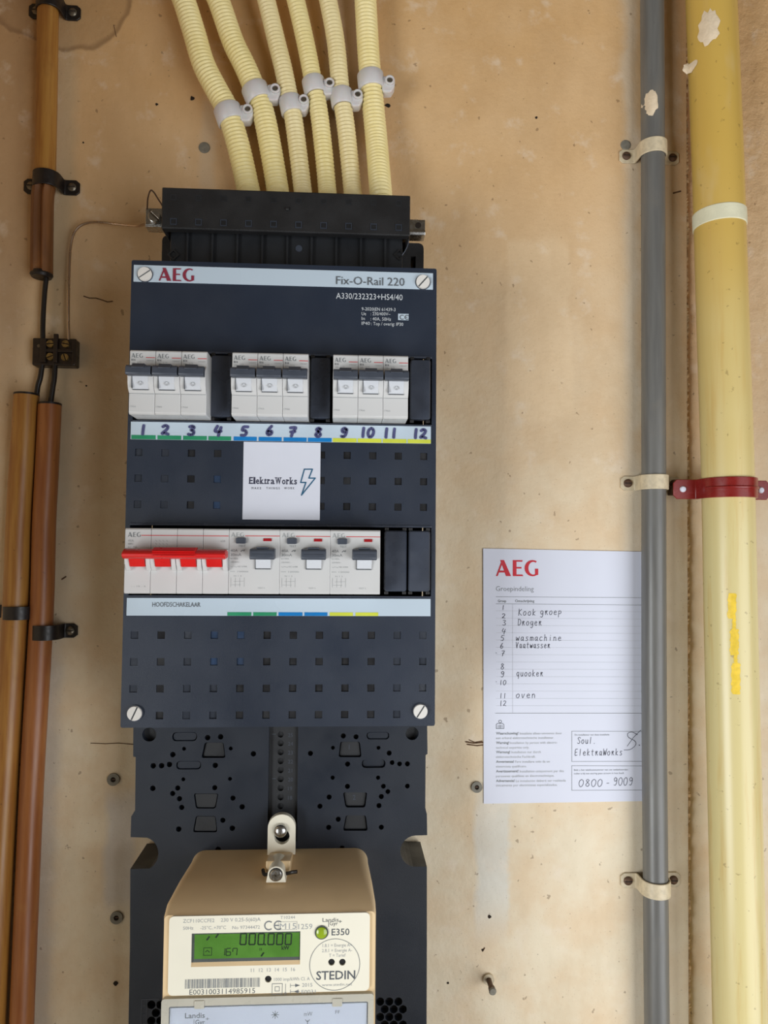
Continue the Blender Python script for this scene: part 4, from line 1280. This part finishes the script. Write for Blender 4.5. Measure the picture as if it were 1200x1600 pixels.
def arc3(a, m_, b, n=12):
    # quadratic-ish arc through three points by circle
    ax, ay = a; bx, by = m_; cx, cy = b
    d = 2 * (ax * (by - cy) + bx * (cy - ay) + cx * (ay - by))
    ux = ((ax ** 2 + ay ** 2) * (by - cy) + (bx ** 2 + by ** 2) * (cy - ay) + (cx ** 2 + cy ** 2) * (ay - by)) / d
    uy = ((ax ** 2 + ay ** 2) * (cx - bx) + (bx ** 2 + by ** 2) * (ax - cx) + (cx ** 2 + cy ** 2) * (bx - ax)) / d
    r = math.hypot(ax - ux, ay - uy); t0 = math.atan2(ay - uy, ax - ux); tm = math.atan2(by - uy, bx - ux); t1 = math.atan2(cy - uy, cx - ux)
    def nrm(t, s): return (t - s) % (2 * PI)
    ccw = nrm(tm, t0) < nrm(t1, t0)
    tot = nrm(t1, t0) if ccw else -nrm(t0, t1)
    return [(ux + r * math.cos(t0 + tot * i / n), uy + r * math.sin(t0 + tot * i / n)) for i in range(n + 1)]


out = out[:-1] + arc3(top, rt, bot)
out += [wp2(203.5, 1358), wp2(203, 1480)]
xbl = wp2(202, 1600)[0]; xbr = wp2(667, 1600)[0]
out += [(xbl, -.52), (xbr, -.52), wp2(667, 1480), wp2(667, 1354)]
out += arc3(Vector(wp2(652, 1354)), Vector(wp2(625.5, 1328)), Vector(wp2(650, 1305.5)))
out += [wp2(667.5, 1305), wp2(667, 1272), wp2(664.5, 1262), wp2(665, 1180), wp2(668, 1178), wp2(667.5, 1137)]
ztop = -.1660
out = [(out[0][0], ztop)] + out[1:] + [(out[-1][0], ztop)]
LH = [(230, 812, 46), (624, 833, 18), (712, 827, 18), (465, 908, 13), (780, 906, 13), (389, 947, 18), (933, 942, 18), (257, 1023, 18), (313, 1022, 18), (366, 1014, 18), (676, 1020, 18), (460, 1114, 13),
      (775, 1111, 13), (254, 1175, 18), (422, 1173, 17), (388, 1210, 17), (434, 1245, 17), (449, 1304, 17), (672, 1171, 17), (795, 1241, 17), (857, 1300, 18), (727, 1391, 17), (429, 1451, 18), (791, 1445, 18), (695, 1588, 18)]
RH = [(925, 805, 44), (460, 821, 17), (546, 827, 17), (390, 901, 13), (698, 901, 13), (770, 937, 17), (238, 939, 17), (790, 1001, 16), (840, 1010, 16), (893, 1010, 17), (489, 1011, 17), (388, 1103, 14),
      (695, 1103, 14), (488, 1162, 17), (731, 1161, 16), (761, 1197, 16), (893, 1160, 16), (364, 1234, 17), (717, 1231, 17), (302, 1296, 17), (701, 1292, 17), (426, 1384, 17), (361, 1439, 17), (717, 1438, 17), (452, 1580, 17)]
S = .2313 / 2.013e3
phs = [circ(*wp2(*p1(a, c_)), r * S, 16) for a, c_, r in LH] + [circ(*wp2(*p2(a, c_)), r * S, 16) for a, c_, r in RH]
traps = [[p1(605, 865), p1(732, 865), p1(745, 970), p1(582, 970)], [p1(530, 1210), p1(698, 1210), p1(678, 1312), p1(545, 1312)], [p1(545, 1362), p1(678, 1362), p1(690, 1472), p1(525, 1472)],
         [p2(440, 860), p2(572, 860), p2(583, 965), p2(428, 965)], [p2(458, 1203), p2(622, 1203), p2(608, 1305), p2(475, 1305)], [p2(478, 1358), p2(612, 1358), p2(625, 1462), p2(458, 1462)]]


def roundpoly(pts, k=.12):
    o_ = []; n_ = len(pts)
    for i in range(n_):
        p, a_, c_ = Vector(pts[i]), Vector(pts[i - 1]), Vector(pts[(i + 1) % n_])
        o_ += [tuple(p + (a_ - p).normalized() * .0014), tuple(p + ((a_ - p).normalized() + (c_ - p).normalized()) * .0004), tuple(p + (c_ - p).normalized() * .0014)]
    return o_


trw = [roundpoly([wp2(*q) for q in tr]) for tr in traps]
slots_ = []
for f_, (x0, x1, y0, y1) in ((p1, (385, 553, 795, 857)), (p1, (412, 580, 990, 1048)), (p2, (618, 770, 795, 845)), (p2, (585, 745, 980, 1038))):
    a_ = wp2(*f_(x0, y1)); c_ = wp2(*f_(x1, y0)); slots_.append(rrect(a_[0], c_[0], a_[1], c_[1], abs(c_[1] - a_[1]) * .42, 4))
chx0, chz0 = wp2(418, 1300); chx1, _ = wp2(464, 1300)
chan = sq(chx0, chx1, -.262, -.1668)
# honeycomb vents at both sides of the meter
vents = []
for (sx, rows) in ((1, [(561, 1565), (576, 1565), (592, 1565), (605, 1565), (619, 1565) if False else (628, 1565)]),):
    pass
for row in range(5):
    for c_ in range(4):
        px = 594 + c_ * 14.2 + (7 if row % 2 else 0) - (0); py = 1565 + row * 12
        if px < 636: vents.append((px, py))
for row in range(5):
    for c_ in range(3):
        px = 236.5 + c_ * 14.2 + (7 if row % 2 else 0); py = 1570 + row * 12.5
        if px < 256: vents.append((px, py))
vhs = [circ(*wp2(a_, c_), .0031, 12) for a_, c_ in vents]
mp = thing('meter_plate', 'black perforated plastic plate under the electricity meter', 'mounting plate', (0, 0, -.52))
sheet('face_plate', out, phs + trw + slots_ + [chan] + vhs, -.0440, -DP, m_plate, mp)
sheet('backing', out, [], -.002, -.0440, m_black, mp)
for i, tr in enumerate(trw + slots_):
    cx = sum(p[0] for p in tr) / len(tr); cz = sum(p[1] for p in tr) / len(tr)
    shr = .93
    b = MB(); b.prism_y([(cx + (p[0] - cx) * shr, cz + (p[1] - cz) * shr) for p in tr], -.0440, -.0478 - (.0012 if i in (1, 2, 6, 7, 8) else 0))
    b.build('knockout_plate', m_black if i < 6 else m_plate, mp, bevel=.0004)
b = MB()
for i, (s_, px, py) in enumerate((('2', 535, 1247), ('1', 546, 1166), ('1', 583, 1151), ('1', 583, 1193))): b.text(s_, *wp2(px + 16, py), .0024, -.0480)
b = MB(); b.text('2', *wp2(551, 1251), .0036, -.04805); b.text('1', *wp2(545, 1172), .0036, -.04805)
b.build('moulded_number', m_lever, mp)
sheet('channel_strip', sq(chx0 + .0001, chx1 - .0001, -.2618, -.1670), [circ(*wp2(438.5, y_, .046), .0024, 16) for y_ in (1147.6, 1161, 1175, 1189, 1203, 1217, 1231, 1245.5, 1259.5)], -.0441, -.0462, m_black, mp)
b = MB()
for s_, y_ in (('25', 1147.6), ('24', 1161), ('23', 1175), ('22', 1189), ('21', 1203), ('20', 1217), ('19', 1231), ('18', 1245.5)):
    p = W(450, y_ + 4, .0463); b.text(s_, p.x, p.z, .0028, -.0463)
    if s_ in ('25', '20'): p = W(425, y_, .0463); b.rect(p.x, p.x + .0030, p.z, p.z + .0004, -.0463)
b.build('moulded_number', m_lever, mp)
# small embossed scale beside the left vent
b = MB(); p = W(221, 1562, .0502); q = W(249, 1562, .0502)
b.box(p.x, q.x, -.0500, -.0503, p.z, p.z + .0004); b.box(p.x, p.x + .0004, -.0500, -.0503, -.42, p.z); b.box(p.x + .0040, p.x + .0043, -.0500, -.0503, -.42, p.z)
for i in range(6): b.box(p.x + .0012, p.x + .003, -.0500, -.0503, p.z - .004 - i * .0065, p.z - .0044 - i * .0065)
b.build('moulded_scale', m_lever, mp)

# ------------------------------------------------------------------ electricity meter
DM = .122
fxl, fxr = WX(254, 1500, DM), WX(587, 1500, DM)
zf = WZ(420, 1427, DM)
me_ = thing('electricity_meter', 'cream electricity meter with a green display on the black plate', 'electricity meter', ((fxl + fxr) / 2, -DP, -.50))


def ring(xl, xr, zt, r, zbm=-.50):
    pts = []
    for cx, a0 in ((xr - r, 0), (xl + r, PI / 2)):
        for i in range(9):
            a = a0 + PI / 2 * i / 8; pts.append((cx + r * math.cos(a), zt - r + r * math.sin(a)))
    pts += [(xl, zbm), (xr, zbm)]
    return pts


za_, zc_ = WZ(430, 1333, .056), WZ(430, 1366, .086)
rings = [(-DP, ring(fxl + .004, fxr - .003, za_ + .0005, .010)), (-.056, ring(fxl + .004, fxr - .003, za_, .010)), (-.086, ring(fxl + .001, fxr - .001, zc_, .009)), (-.112, ring(fxl - .0002, fxr, zf + .0055, .005)), (-DM + .002, ring(fxl, fxr, zf + .0008, .003)), (-DM, ring(fxl + .0006, fxr - .0006, zf, .003))]
b = MB(); vs = []
for y, pts in rings: vs += [(x, y, z) for x, z in pts]
nn = len(rings[0][1]); fs = [tuple(range(nn)), tuple((len(rings) - 1) * nn + i for i in range(nn))]
for j in range(len(rings) - 1):
    for i in range(nn): fs.append((j * nn + i, j * nn + (i + 1) % nn, (j + 1) * nn + (i + 1) % nn, (j + 1) * nn + i))
b.add(vs, fs); b.build('housing', m_beige, me_, smooth=True)
dF = DM + .0016
a_ = W(262, 1553, dF); c_ = W(578, 1429, dF); ztf = WZ(420, 1429, dF); zbf = WZ(420, 1552, dF)
lx0, lx1 = WX(299, 1480, dF), WX(469, 1480, dF); lz0, lz1 = WZ(380, 1509, dF), WZ(380, 1457, dF)
hl = [circ(*wp2(x, y, dF), .0022, 16) for x, y in ((518, 1503.5), (535, 1503.5), (419, 1530))]
face = sheet('face_plate', rrect(a_.x, c_.x, zbf, ztf, .003, 4), [sq(lx0, lx1, lz0, lz1)] + hl, -DM, -dF, m_cream, me_)
b = MB(); z_m = WZ(380, 1503.5, dF); b.box(lx0, lx1, -DM + .004, -DM - .0004, z_m, lz1); b.build('display_frame', m_lcdf, me_)
b = MB()
b.prism_x([(-DM, lz0), (-dF, lz0), (-DM - .0003, z_m)], lx0, lx1); b.build('display_sill', m_beige, me_)
gx0, gx1 = WX(304, 1480, DM), WX(468, 1480, DM); gz0, gz1 = WZ(380, 1497, DM), WZ(380, 1458, DM)
b = MB(); b.box(gx0, gx1, -DM - .0003, -DM - .0006, WZ(380, 1496, DM), gz1); lcd = b.build('display', m_lcd, me_, label='lit green liquid crystal display')
SEG = {'0': 'abcdef', '1': 'bc', '6': 'acdefg', '7': 'abcf', 'W': 'bcef'}


def seg7(b, ch, x, z, w, h, t, y, sh=.08):
    P = {'a': ((.12, 1), (.88, 1)), 'b': ((1, .94), (1, .56)), 'c': ((1, .44), (1, .06)), 'd': ((.12, 0), (.88, 0)), 'e': ((0, .06), (0, .44)), 'f': ((0, .56), (0, .94)), 'g': ((.15, .5), (.85, .5))}
    for s_ in SEG[ch]:
        (u0, v0), (u1, v1) = P[s_]
        b.stroke([(x + u0 * w + v0 * sh * h, z + v0 * h), (x + u1 * w + v1 * sh * h, z + v1 * h)], t, y)


dL = DM + .0007
b = MB()
h7 = WZ(380, 1459, dL) - WZ(380, 1476, dL)
for i, px in enumerate((375, 389, 403, 418.5, 432, 445.5)):
    p = W(px, 1476, dL); seg7(b, '0', p.x, p.z, .0038, h7, .00085, -dL, .05)
p = W(414, 1476, dL); b.stroke([(p.x, p.z), (p.x + .0002, p.z)], .0010, -dL)
h7b = WZ(380, 1482, dL) - WZ(380, 1493, dL)
for ch, px in (('1', 344), ('6', 353), ('7', 363)): p = W(px, 1493, dL); seg7(b, ch, p.x, p.z, .0028, h7b, .0005, -dL)
p = W(318, 1493, dL)
for s_ in ([(0, 0), (.0052, 0), (.0052, .0048), (0, .0048), (0, 0)],): b.stroke([(p.x + u, p.z + v) for u, v in s_], .0003, -dL)
b.stroke([(p.x + .0012, p.z + .0022), (p.x + .0024, p.z + .0032), (p.x + .0038, p.z + .0020)], .0004, -dL)
for px, py in ((325, 1466), (339, 1462), (410, 1491)):
    p = W(px, py, dL); b.stroke([(p.x - .0006, p.z - .0010), (p.x + .0007, p.z + .0008)], .0010, -dL)
p = W(406, 1485, dL); b.stroke([(p.x, p.z), (p.x, p.z + .0014)], .0003, -dL); b.stroke([(p.x + .001, p.z), (p.x + .001, p.z + .0014)], .0003, -dL)
b.tpx('kW', 440, 1484, 452, 6, dL, .02)
b.build('display_digits', m_lcdseg, lcd, label='dark seven-segment digits')
for x_, y_ in ((518, 1503.5), (535, 1503.5), (419, 1530)):
    p = W(x_, y_, dF); b = MB(); b.lathe(p.x, p.z, [(.0022, -DM), (.0022, -DM - .0004)], 16); b.build('sensor_hole', m_deep, me_)
# button, sensor holes
p = W(502.5, 1456.5, dF); b = MB(); b.ring_y(p.x, p.z, .0037, .0044, -dF, -dF - .0007, 28); b.build('button_ring', m_lcdf, me_)
b = MB(); b.lathe(p.x, p.z, [(.0037, -dF), (.0036, -dF - .0012), (.0026, -dF - .0019), (.0010, -dF - .0021)], 24); b.build('button', m_led, me_, smooth=True, label='round yellow-green button')
p = W(523, 1507, dF); b = MB(); b.ring_y(p.x, p.z, .0163, .0166, -dF, -dF - .0002, 48); b.build('sensor_ring', m_inkm, me_)
# print
b = MB(); dT = dF + .0001
b.tpx('STEDIN', 494, 1531, 555, 13, dT, .015); b.tpx('Landis', 504, 1440.5, 529, 6, dT); b.tpx('Gyr', 515, 1446, 528, 6, dT); b.tpx('+', 529, 1443, 534, 6, dT)
p = W(513.5, 1448, dT); q = W(513.5, 1438, dT); b.stroke([(p.x, p.z), (q.x, q.z)], .0003, -dT)
b.tpx('E350', 518, 1461.5, 546, 10, dT, .01); b.tpx('E0031003114985915', 296, 1554.5, 398.5, 8, dT, -.005)
b.build('lettering', m_ink, me_, label='dark grey print')
b = MB()
p = W(413.5, 1453, dT); ce_mark(b, p.x, p.z, .0054, -dT, .0008)
r = random.Random(4); p = W(289, 1545, dT); q = W(406.5, 1527.5, dT); x = p.x
while x < q.x:
    w_ = r.choice((.00025, .0004, .0006, .0008)); b.rect(x, min(x + w_, q.x), p.z, q.z, -dT); x += w_ + r.choice((.0002, .0003, .0004, .0006))
for k_ in (0, .0024):
    p = W(425, 1553.5, dT); s_ = .0066
    b.stroke([(p.x + k_ * .8, p.z + k_ * .8), (p.x + s_ - k_ * .8, p.z + k_ * .8), (p.x + s_ - k_ * .8, p.z + s_ - k_ * .8), (p.x + k_ * .8, p.z + s_ - k_ * .8), (p.x + k_ * .8, p.z + k_ * .8)], .00035, -dT)
p = W(446, 1552, dT); b.stroke([(p.x, p.z), (p.x, p.z + .0060)], .0003, -dT); b.stroke(circ(p.x, p.z - .0002, .0007, 8), .0003, -dT)
for py, sg in ((1540, 1), (1549.5, -1)):
    p = W(454, py, dT); b.stroke([(p.x, p.z), (p.x + .0058, p.z)], .0003, -dT); b.stroke([(p.x - .0001, p.z - .0012), (p.x - .0001, p.z + .0012)], .0003, -dT)
    xx = p.x + (.0030 if sg > 0 else .0052); b.add([(xx, -dT, p.z + .0012), (xx, -dT, p.z - .0012), (xx + sg * .0030, -dT, p.z)], [(0, 1, 2)])
b.build('lettering', m_inkm, me_, label='mid grey symbols and barcode')
b = MB()
for s_, x0, y, x1, h_ in (('ZCF110CCFE2', 286, 1442, 335, 5.5), ('230 V 0,25-5(60)A', 345, 1440.5, 407, 5.5), ('50Hz', 286, 1453, 302, 5), ('-25°C..+70°C', 313, 1452.5, 353, 5), ('No 97344472', 363, 1452, 406, 5),
                          ('T10244', 438, 1436, 461, 4.5), ('M15', 437, 1452, 463, 9), ('1259', 466, 1452, 488, 8), ('1.8.1 = Energie A+', 504, 1480, 550, 5), ('2.8.1 = Energie A-', 503, 1488, 550, 5), ('T = Tarief', 514, 1495.5, 540, 5),
                          ('www.stedin.net', 503, 1541, 550, 4), ('11  12  13  14  15  16', 392, 1519, 461, 5.5), ('1000 imp/kWh Cl. A', 428, 1533, 484, 5), ('2015', 472, 1542, 488, 5.5), ('E0031', 471, 1552.5, 493, 5.5)):
    b.tpx(s_, x0, y, x1, h_, dT)
p = W(435, 1453, dT); q = W(464, 1440, dT); b.stroke([(p.x, p.z), (q.x, p.z), (q.x, q.z), (p.x, q.z), (p.x, p.z)], .0002, -dT)
b.build('lettering', m_inkl, me_, label='faint grey print')
# lower terminal cover with clear window
dB = DM + .0030
b = MB(); tx0, tx1 = WX(252, 1570, dB), WX(584, 1570, dB); tz = WZ(420, 1557, dB)
zi = WZ(420, 1569, dB); xi0 = WX(264, 1570, dB); xi1 = WX(575, 1570, dB)
sheet('cover_frame', rrect(tx0, tx1, -.50, tz, .002, 3), [rrect(xi0, xi1, -.495, zi, .001, 2)], -DM, -dB, m_frame, me_)
b = MB(); b.box(xi0, xi1, -DM, -DM - .0010, -.495, zi); b.build('rear_card', m_lever, me_)
b = MB(); cx0 = WX(265.5, 1580, DM + .0015); cx1 = WX(573, 1580, DM + .0015); cz = WZ(420, 1571, DM + .0015)
b.box(cx0, cx1, -DM - .0010, -DM - .0015, -.494, cz); card = b.build('instruction_card', m_paper, me_, label='white card behind the clear cover')
b = MB(); dC = DM + .0016
b.tpx('Landis', 289, 1591, 320, 8, dC, .012); b.tpx('Gyr', 305, 1601, 320, 7.5, dC, .012); b.tpx('+', 321, 1595, 327, 6, dC); b.tpx('mW', 475, 1587.5, 488, 6.5, dC); b.tpx('FF', 524, 1584, 531, 5.5, dC)
p = W(303, 1602, dC); b.stroke([(p.x, p.z - .003), (p.x, p.z + .0036)], .0003, -dC)
p = W(430, 1585.5, dC)
for k_ in range(8):
    a = k_ * PI / 4; b.stroke([(p.x + .0010 * math.cos(a), p.z + .0010 * math.sin(a)), (p.x + .0024 * math.cos(a), p.z + .0024 * math.sin(a))], .0004, -dC)
b.add([(p.x + .0009 * math.cos(a * PI / 4), -dC, p.z + .0009 * math.sin(a * PI / 4)) for a in range(8)], [tuple(range(8))])
p = W(480.5, 1597, dC); b.stroke([(p.x, p.z - .003), (p.x, p.z + .0012)], .0004, -dC); b.stroke([(p.x - .0014, p.z + .0016), (p.x, p.z), (p.x + .0014, p.z + .0016)], .0004, -dC)
p = W(430, 1602, dC); b.stroke([(p.x - .0004, p.z), (p.x, p.z + .0008), (p.x + .0004, p.z)], .0003, -dC)
b.build('lettering', m_ink, card)
for px in (311.5, 527):
    p = W(px, 1568 if px < 400 else 1564.5, dB); b = MB(); b.prism_y(rrect(p.x - .0032, p.x + .0032, p.z - .0032, p.z + .0020, .0004, 2), -dB + .0012, -dB - .0006); b.build('cover_tab', m_frame, me_, bevel=.0003)
b = MB(); b.rect(xi0, xi1, -.495, zi, -dB + .0003); b.box(xi0, xi1, -dB + .0003, -dB + .0009, -.495, zi); b.v = b.v[4:]; b.f = [tuple(i - 4 for i in f) for f in b.f[1:]]
b.build('clear_window', m_glass, me_)
m_glow = mat('green_led_glow', (110, 200, 70), .4, emit=.6)  # glowing bar stands in for a green LED's reflection
p = W(480, 1563, DM + .002); b = MB(); b.box(p.x - .0022, p.x + .0022, -DM - .0016, -DM - .0022, p.z - .0006, p.z + .0006); b.build('led_reflection', m_glow, me_)
# hanging lug
dG = .060
lx, rx = WX(418, 1310, dG), WX(461.5, 1310, dG); tpz = WZ(440, 1272.5, dG); btz = WZ(440, 1336, dG); cxm = (lx + rx) / 2; rr = (rx - lx) / 2
ol = [(rx, btz)] + [(cxm + rr * math.cos(PI * i / 20), tpz - rr + rr * math.sin(PI * i / 20)) for i in range(21)] + [(lx, btz)]
kh = wp2(440.5, 1307.5, dG); kt = wp2(438.5, 1297, dG)
sheet('hanging_lug', ol, [circ(kh[0], kh[1], .0056, 24)], -.0545, -dG, m_cream, me_, bev=.0004)
b = MB(); b.lathe(kt[0], kt[1], [(.0018, -.050), (.0018, -.0605), (.0050, -.0607), (.0048, -.0622), (.0036, -.0636), (.0016, -.0642)], 24); b.build('lug_screw', m_steel, me_, smooth=True)
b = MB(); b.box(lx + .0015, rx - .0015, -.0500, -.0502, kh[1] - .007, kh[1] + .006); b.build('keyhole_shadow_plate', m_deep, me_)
# seal boss
ux0, ux1 = WX(414, 1350, .085), WX(456, 1350, .085)
b = MB(); b.prism_x([(-.056, WZ(430, 1331, .056)), (-.075, WZ(430, 1337, .075)), (-.088, WZ(430, 1345, .088)), (-.088, zc_ + .0000), (-.056, zc_ - .002)], WX(417, 1350, .08), WX(455, 1350, .08)); b.build('boss_base', m_beige, me_, bevel=.0010)
bx0_, bx1_ = WX(418, 1367, .098), WX(444.5, 1367, .098); bz1 = WZ(430, 1354, .098); bz0 = WZ(430, 1379.5, .098); cxm = (bx0_ + bx1_) / 2; rr = (bx1_ - bx0_) / 2
ol = [(bx1_ + .0012, bz0)] + [(cxm + rr * math.cos(PI * i / 16), bz1 - rr + rr * math.sin(PI * i / 16)) for i in range(17)] + [(bx0_ - .0012, bz0)]
b = MB(); b.prism_y(ol, -.075, -.098); b.build('screw_boss', m_cream, me_, bevel=.0006)
p = W(431, 1367, .0985); b = MB(); b.lathe(p.x, p.z, [(.0046, -.098), (.0046, -.0984)], 24); b.build('screw_well', m_deep, me_)
b = MB(); b.lathe(p.x, p.z, [(.0042, -.098), (.0041, -.0992), (.0034, -.0998)], 24); scb = b.build('seal_screw', m_steel, me_, smooth=True)
b = MB(); b.box(p.x - .0026, p.x + .0026, -.0996, -.1001, p.z - .0004, p.z + .0004); b.box(p.x - .0004, p.x + .0004, -.0996, -.1001, p.z - .0026, p.z + .0026); b.build('cross_slot', m_dull, scb)
b = MB(); b.sweep(spline([W(x, y, d_) for x, y, d_ in ((411, 1359, .088), (413, 1366, .092), (420, 1366, .090), (446, 1365, .090), (456, 1363, .093), (464, 1362, .094))], 6), .0013, 8); b.build('seal_cord', m_cablek, me_, smooth=True, label='short black seal cord through the boss')

# ------------------------------------------------------------------ paper form
dA = .0012
P0 = W(756, 1256, dA); P1 = W(755, 857, dA)
frm = thing('group_list_form', 'white printed form with handwritten circuit list, taped beside the grey pipe', 'paper', (P0.x, 0, P0.z))
b = MB(); nx, nz = 10, 14; wd = .1450
zt0, zt1 = P1.z, W(1003, 862, dA).z; zb0, zb1 = P0.z, W(1003, 1252, dA).z
xw = W(1003, 862, dA).x - P1.x
vs = []
for j in range(nz + 1):
    for i in range(nx + 1):
        u = i / nx * wd; v = j / nz
        zt_ = zt0 + (zt1 - zt0) * u / xw; zb_ = zb0 + (zb1 - zb0) * u / xw
        vs.append((P0.x + (P1.x - P0.x) * v + u, -.0009 - .0002 * math.sin(i * .9 + j * .5) * 0, zb_ + (zt_ - zb_) * v))
b.add(vs, [(j * (nx + 1) + i, j * (nx + 1) + i + 1, (j + 1) * (nx + 1) + i + 1, (j + 1) * (nx + 1) + i) for j in range(nz) for i in range(nx)])
k_ = len(b.v); f0 = list(b.f); b.v += [v + Vector((0, .0004, 0)) for v in b.v]; b.f += [tuple(i + k_ for i in f[::-1]) for f in f0]
b.build('sheet', m_paper, frm, normals=False)
dP = .00105
b = MB(); p = W(775, 900, dP); aeg(b, p.x, p.z, WZ(775, 875, dP) - p.z, -dP, WX(841, 900, dP) - p.x); b.build('lettering', mat('logo_red_ink', (205, 32, 50), .6), frm, label='red letters AEG')
b = MB(); b.tpx('Groepindeling', 775, 923.5, 834, 7.5, dP, -.008)
b.tpx('Groep', 778, 941, 791, 4, dP, .015); b.tpx('Omschrijving', 805, 941, 835, 4, dP, .015)


def hline(b, x0, y0, x1, y1, w):
    p = W(x0, y0, dP); q = W(x1, y1, dP); b.stroke([(p.x, p.z), (q.x, q.z)], w, -dP)


hline(b, 775, 932.5, 1010, 934, .0003); hline(b, 775, 943.5, 1010, 945.5, .0003); hline(b, 774, 1114.5, 1010, 1114.5, .0003)
for (x0, y0, x1, y1) in ((893.5, 1142.5, 1010, 1190), (893.5, 1196.5, 1010, 1235)):
    hline(b, x0, y0, x1, y0 + .5, .0003); hline(b, x0, y1, x1, y1 - .5, .0003); hline(b, x0, y0, x0, y1, .0003)
b.build('lettering', m_inkm, frm)
b = MB()
yy = [1166.5, 1174, 1181.5, 1189, 1196, 1203.5, 1211, 1218.5, 1226, 1233]
lines = [('Waarschuwing!', 775, 810, 'Installatie alleen uitvoeren door', 812, 878, 1147.8), (None, 0, 0, 'een erkend elektrotechnische installateur.', 775, 865.5, 1155), ('Warning!', 775, 795.5, 'Installation by person with electro-', 797, 871, 1162.5),
         (None, 0, 0, 'technical expertise only.', 775, 827, 1170), ('Warnung!', 775, 797, 'Installation nur durch', 799, 845, 1177), (None, 0, 0, 'elektrotechnische Fachkraft.', 775, 837, 1184.5), ('Avvertenza!', 775, 803, 'Fare installare solo da un', 805, 859, 1192),
         (None, 0, 0, 'elettricista qualificato.', 775, 823, 1199.5), ('Avertissement!', 775, 810, 'Installation uniquement par des', 812, 881, 1207), (None, 0, 0, 'personnes qualifiées en électrotechnique.', 775, 866, 1214.5),
         ('Advertencia!', 775, 804, 'La instalación deberá ser realizada', 806, 884, 1222), (None, 0, 0, 'únicamente por electricistas especializados.', 775, 871, 1229)]
b2 = MB()
for hd, a0, a1, tx, c0, c1, y in lines:
    if hd: b2.tpx(hd, a0, y, a1, 3.8, dP, .02)
    b.tpx(tx, c0, y, c1, 3.6, dP)
b2.tpx('De installateur van deze installatie', 898, 1149.5, 952, 2.6, dP); b2.tpx('Belt u het telefoonnummer van uw netbeheerder:', 897, 1204.5, 982, 2.6, dP); b2.tpx('indien u bij een storing geen stroom in huis heeft', 897, 1210, 975, 2.6, dP)
for i in range(15): hline(b, 775, 954.5 + i * 11.4, 1010, 956 + i * 11.3, .0001)
hline(b, 801, 944, 801, 1114, .00015)
b.build('lettering', m_inkl, frm, label='fine grey print and ruled lines'); b2.build('lettering', m_inkm, frm)
b = MB()  # small person pictogram with a book
p = W(781.5, 1127.5, dP); b.stroke(circ(p.x, p.z, .0012, 10) + [circ(p.x, p.z, .0012, 10)[0]], .0004, -dP)
p = W(775.5, 1138.5, dP); w_ = .0064; b.stroke([(p.x, p.z), (p.x + w_, p.z), (p.x + w_, p.z + .0034), (p.x + w_ - .001, p.z + .0043), (p.x + .001, p.z + .0043), (p.x, p.z + .0034), (p.x, p.z)], .0004, -dP)
for u in (.0016, .0032, .0048): b.stroke([(p.x + u, p.z + .0006), (p.x + u, p.z + .0028)], .0004 if u != .0032 else .0007, -dP)
b.build('pictogram', m_ink, frm)
b = MB(); pw = .00042
for s_, px, y, h_ in (('1', 783, 953, 7), ('2', 784, 966, 7), ('3', 785, 977, 8), ('4', 784, 990, 8), ('5', 782, 1001, 8), ('6', 781, 1013, 8), ('7', 783, 1025, 8), ('8', 782, 1046, 9), ('9', 782, 1058, 9), ('10', 780, 1070, 7), ('11', 780, 1091, 7.5), ('12', 780, 1103, 8)):
    pen_px(b, s_, px, y, px + 7 * len(s_) * (1 if len(s_) == 1 else .85), h_, dP, pw)
for s_, x0, y, x1, h_ in (('Kook', 810, 961.5, 839, 10), ('groep', 844, 960.5, 879, 10), ('Droger', 809, 977, 848, 10), ('wasmachine', 806, 1001, 879, 9.5), ('Vaatwasser', 806, 1012.5, 861, 9.5), ('quooker', 807, 1056.5, 850, 9.5), ('oven', 806, 1090.5, 839, 10),
                          ('Soul.', 902, 1162, 933, 10), ('ElektraWorks', 898, 1180.5, 974, 10), ('0800', 904, 1229, 943, 11), ('-', 947, 1228, 955, 10), ('9009', 958, 1227, 990, 12)):
    pen_px(b, s_, x0, y, x1, h_, dP, pw)
sg = [(975, 1172), (985, 1171), (993, 1164), (992, 1158), (982, 1152), (981, 1146), (988, 1144), (996, 1148)]
q = spline([(W(x, y, dP).x, W(x, y, dP).z, 0) for x, y in sg], 5); b.stroke([(v.x, v.y) for v in q], pw, -dP)
b.stroke([(W(x, y, dP).x, W(x, y, dP).z) for x, y in ((980, 1166), (990, 1152), (1001, 1141))], pw, -dP)
b.stroke([(W(x, y, dP).x, W(x, y, dP).z) for x, y in ((998.5, 1164), (999.2, 1164.5))], pw * 1.6, -dP)
for x, y in ((775, 1020), (775, 1065)): b.stroke([(W(x, y, dP).x, W(x, y, dP).z), (W(x + .8, y + .4, dP).x, W(x + .8, y + .4, dP).z)], pw, -dP)
b.build('handwriting', m_pen, frm, label='handwritten circuit names and phone number')
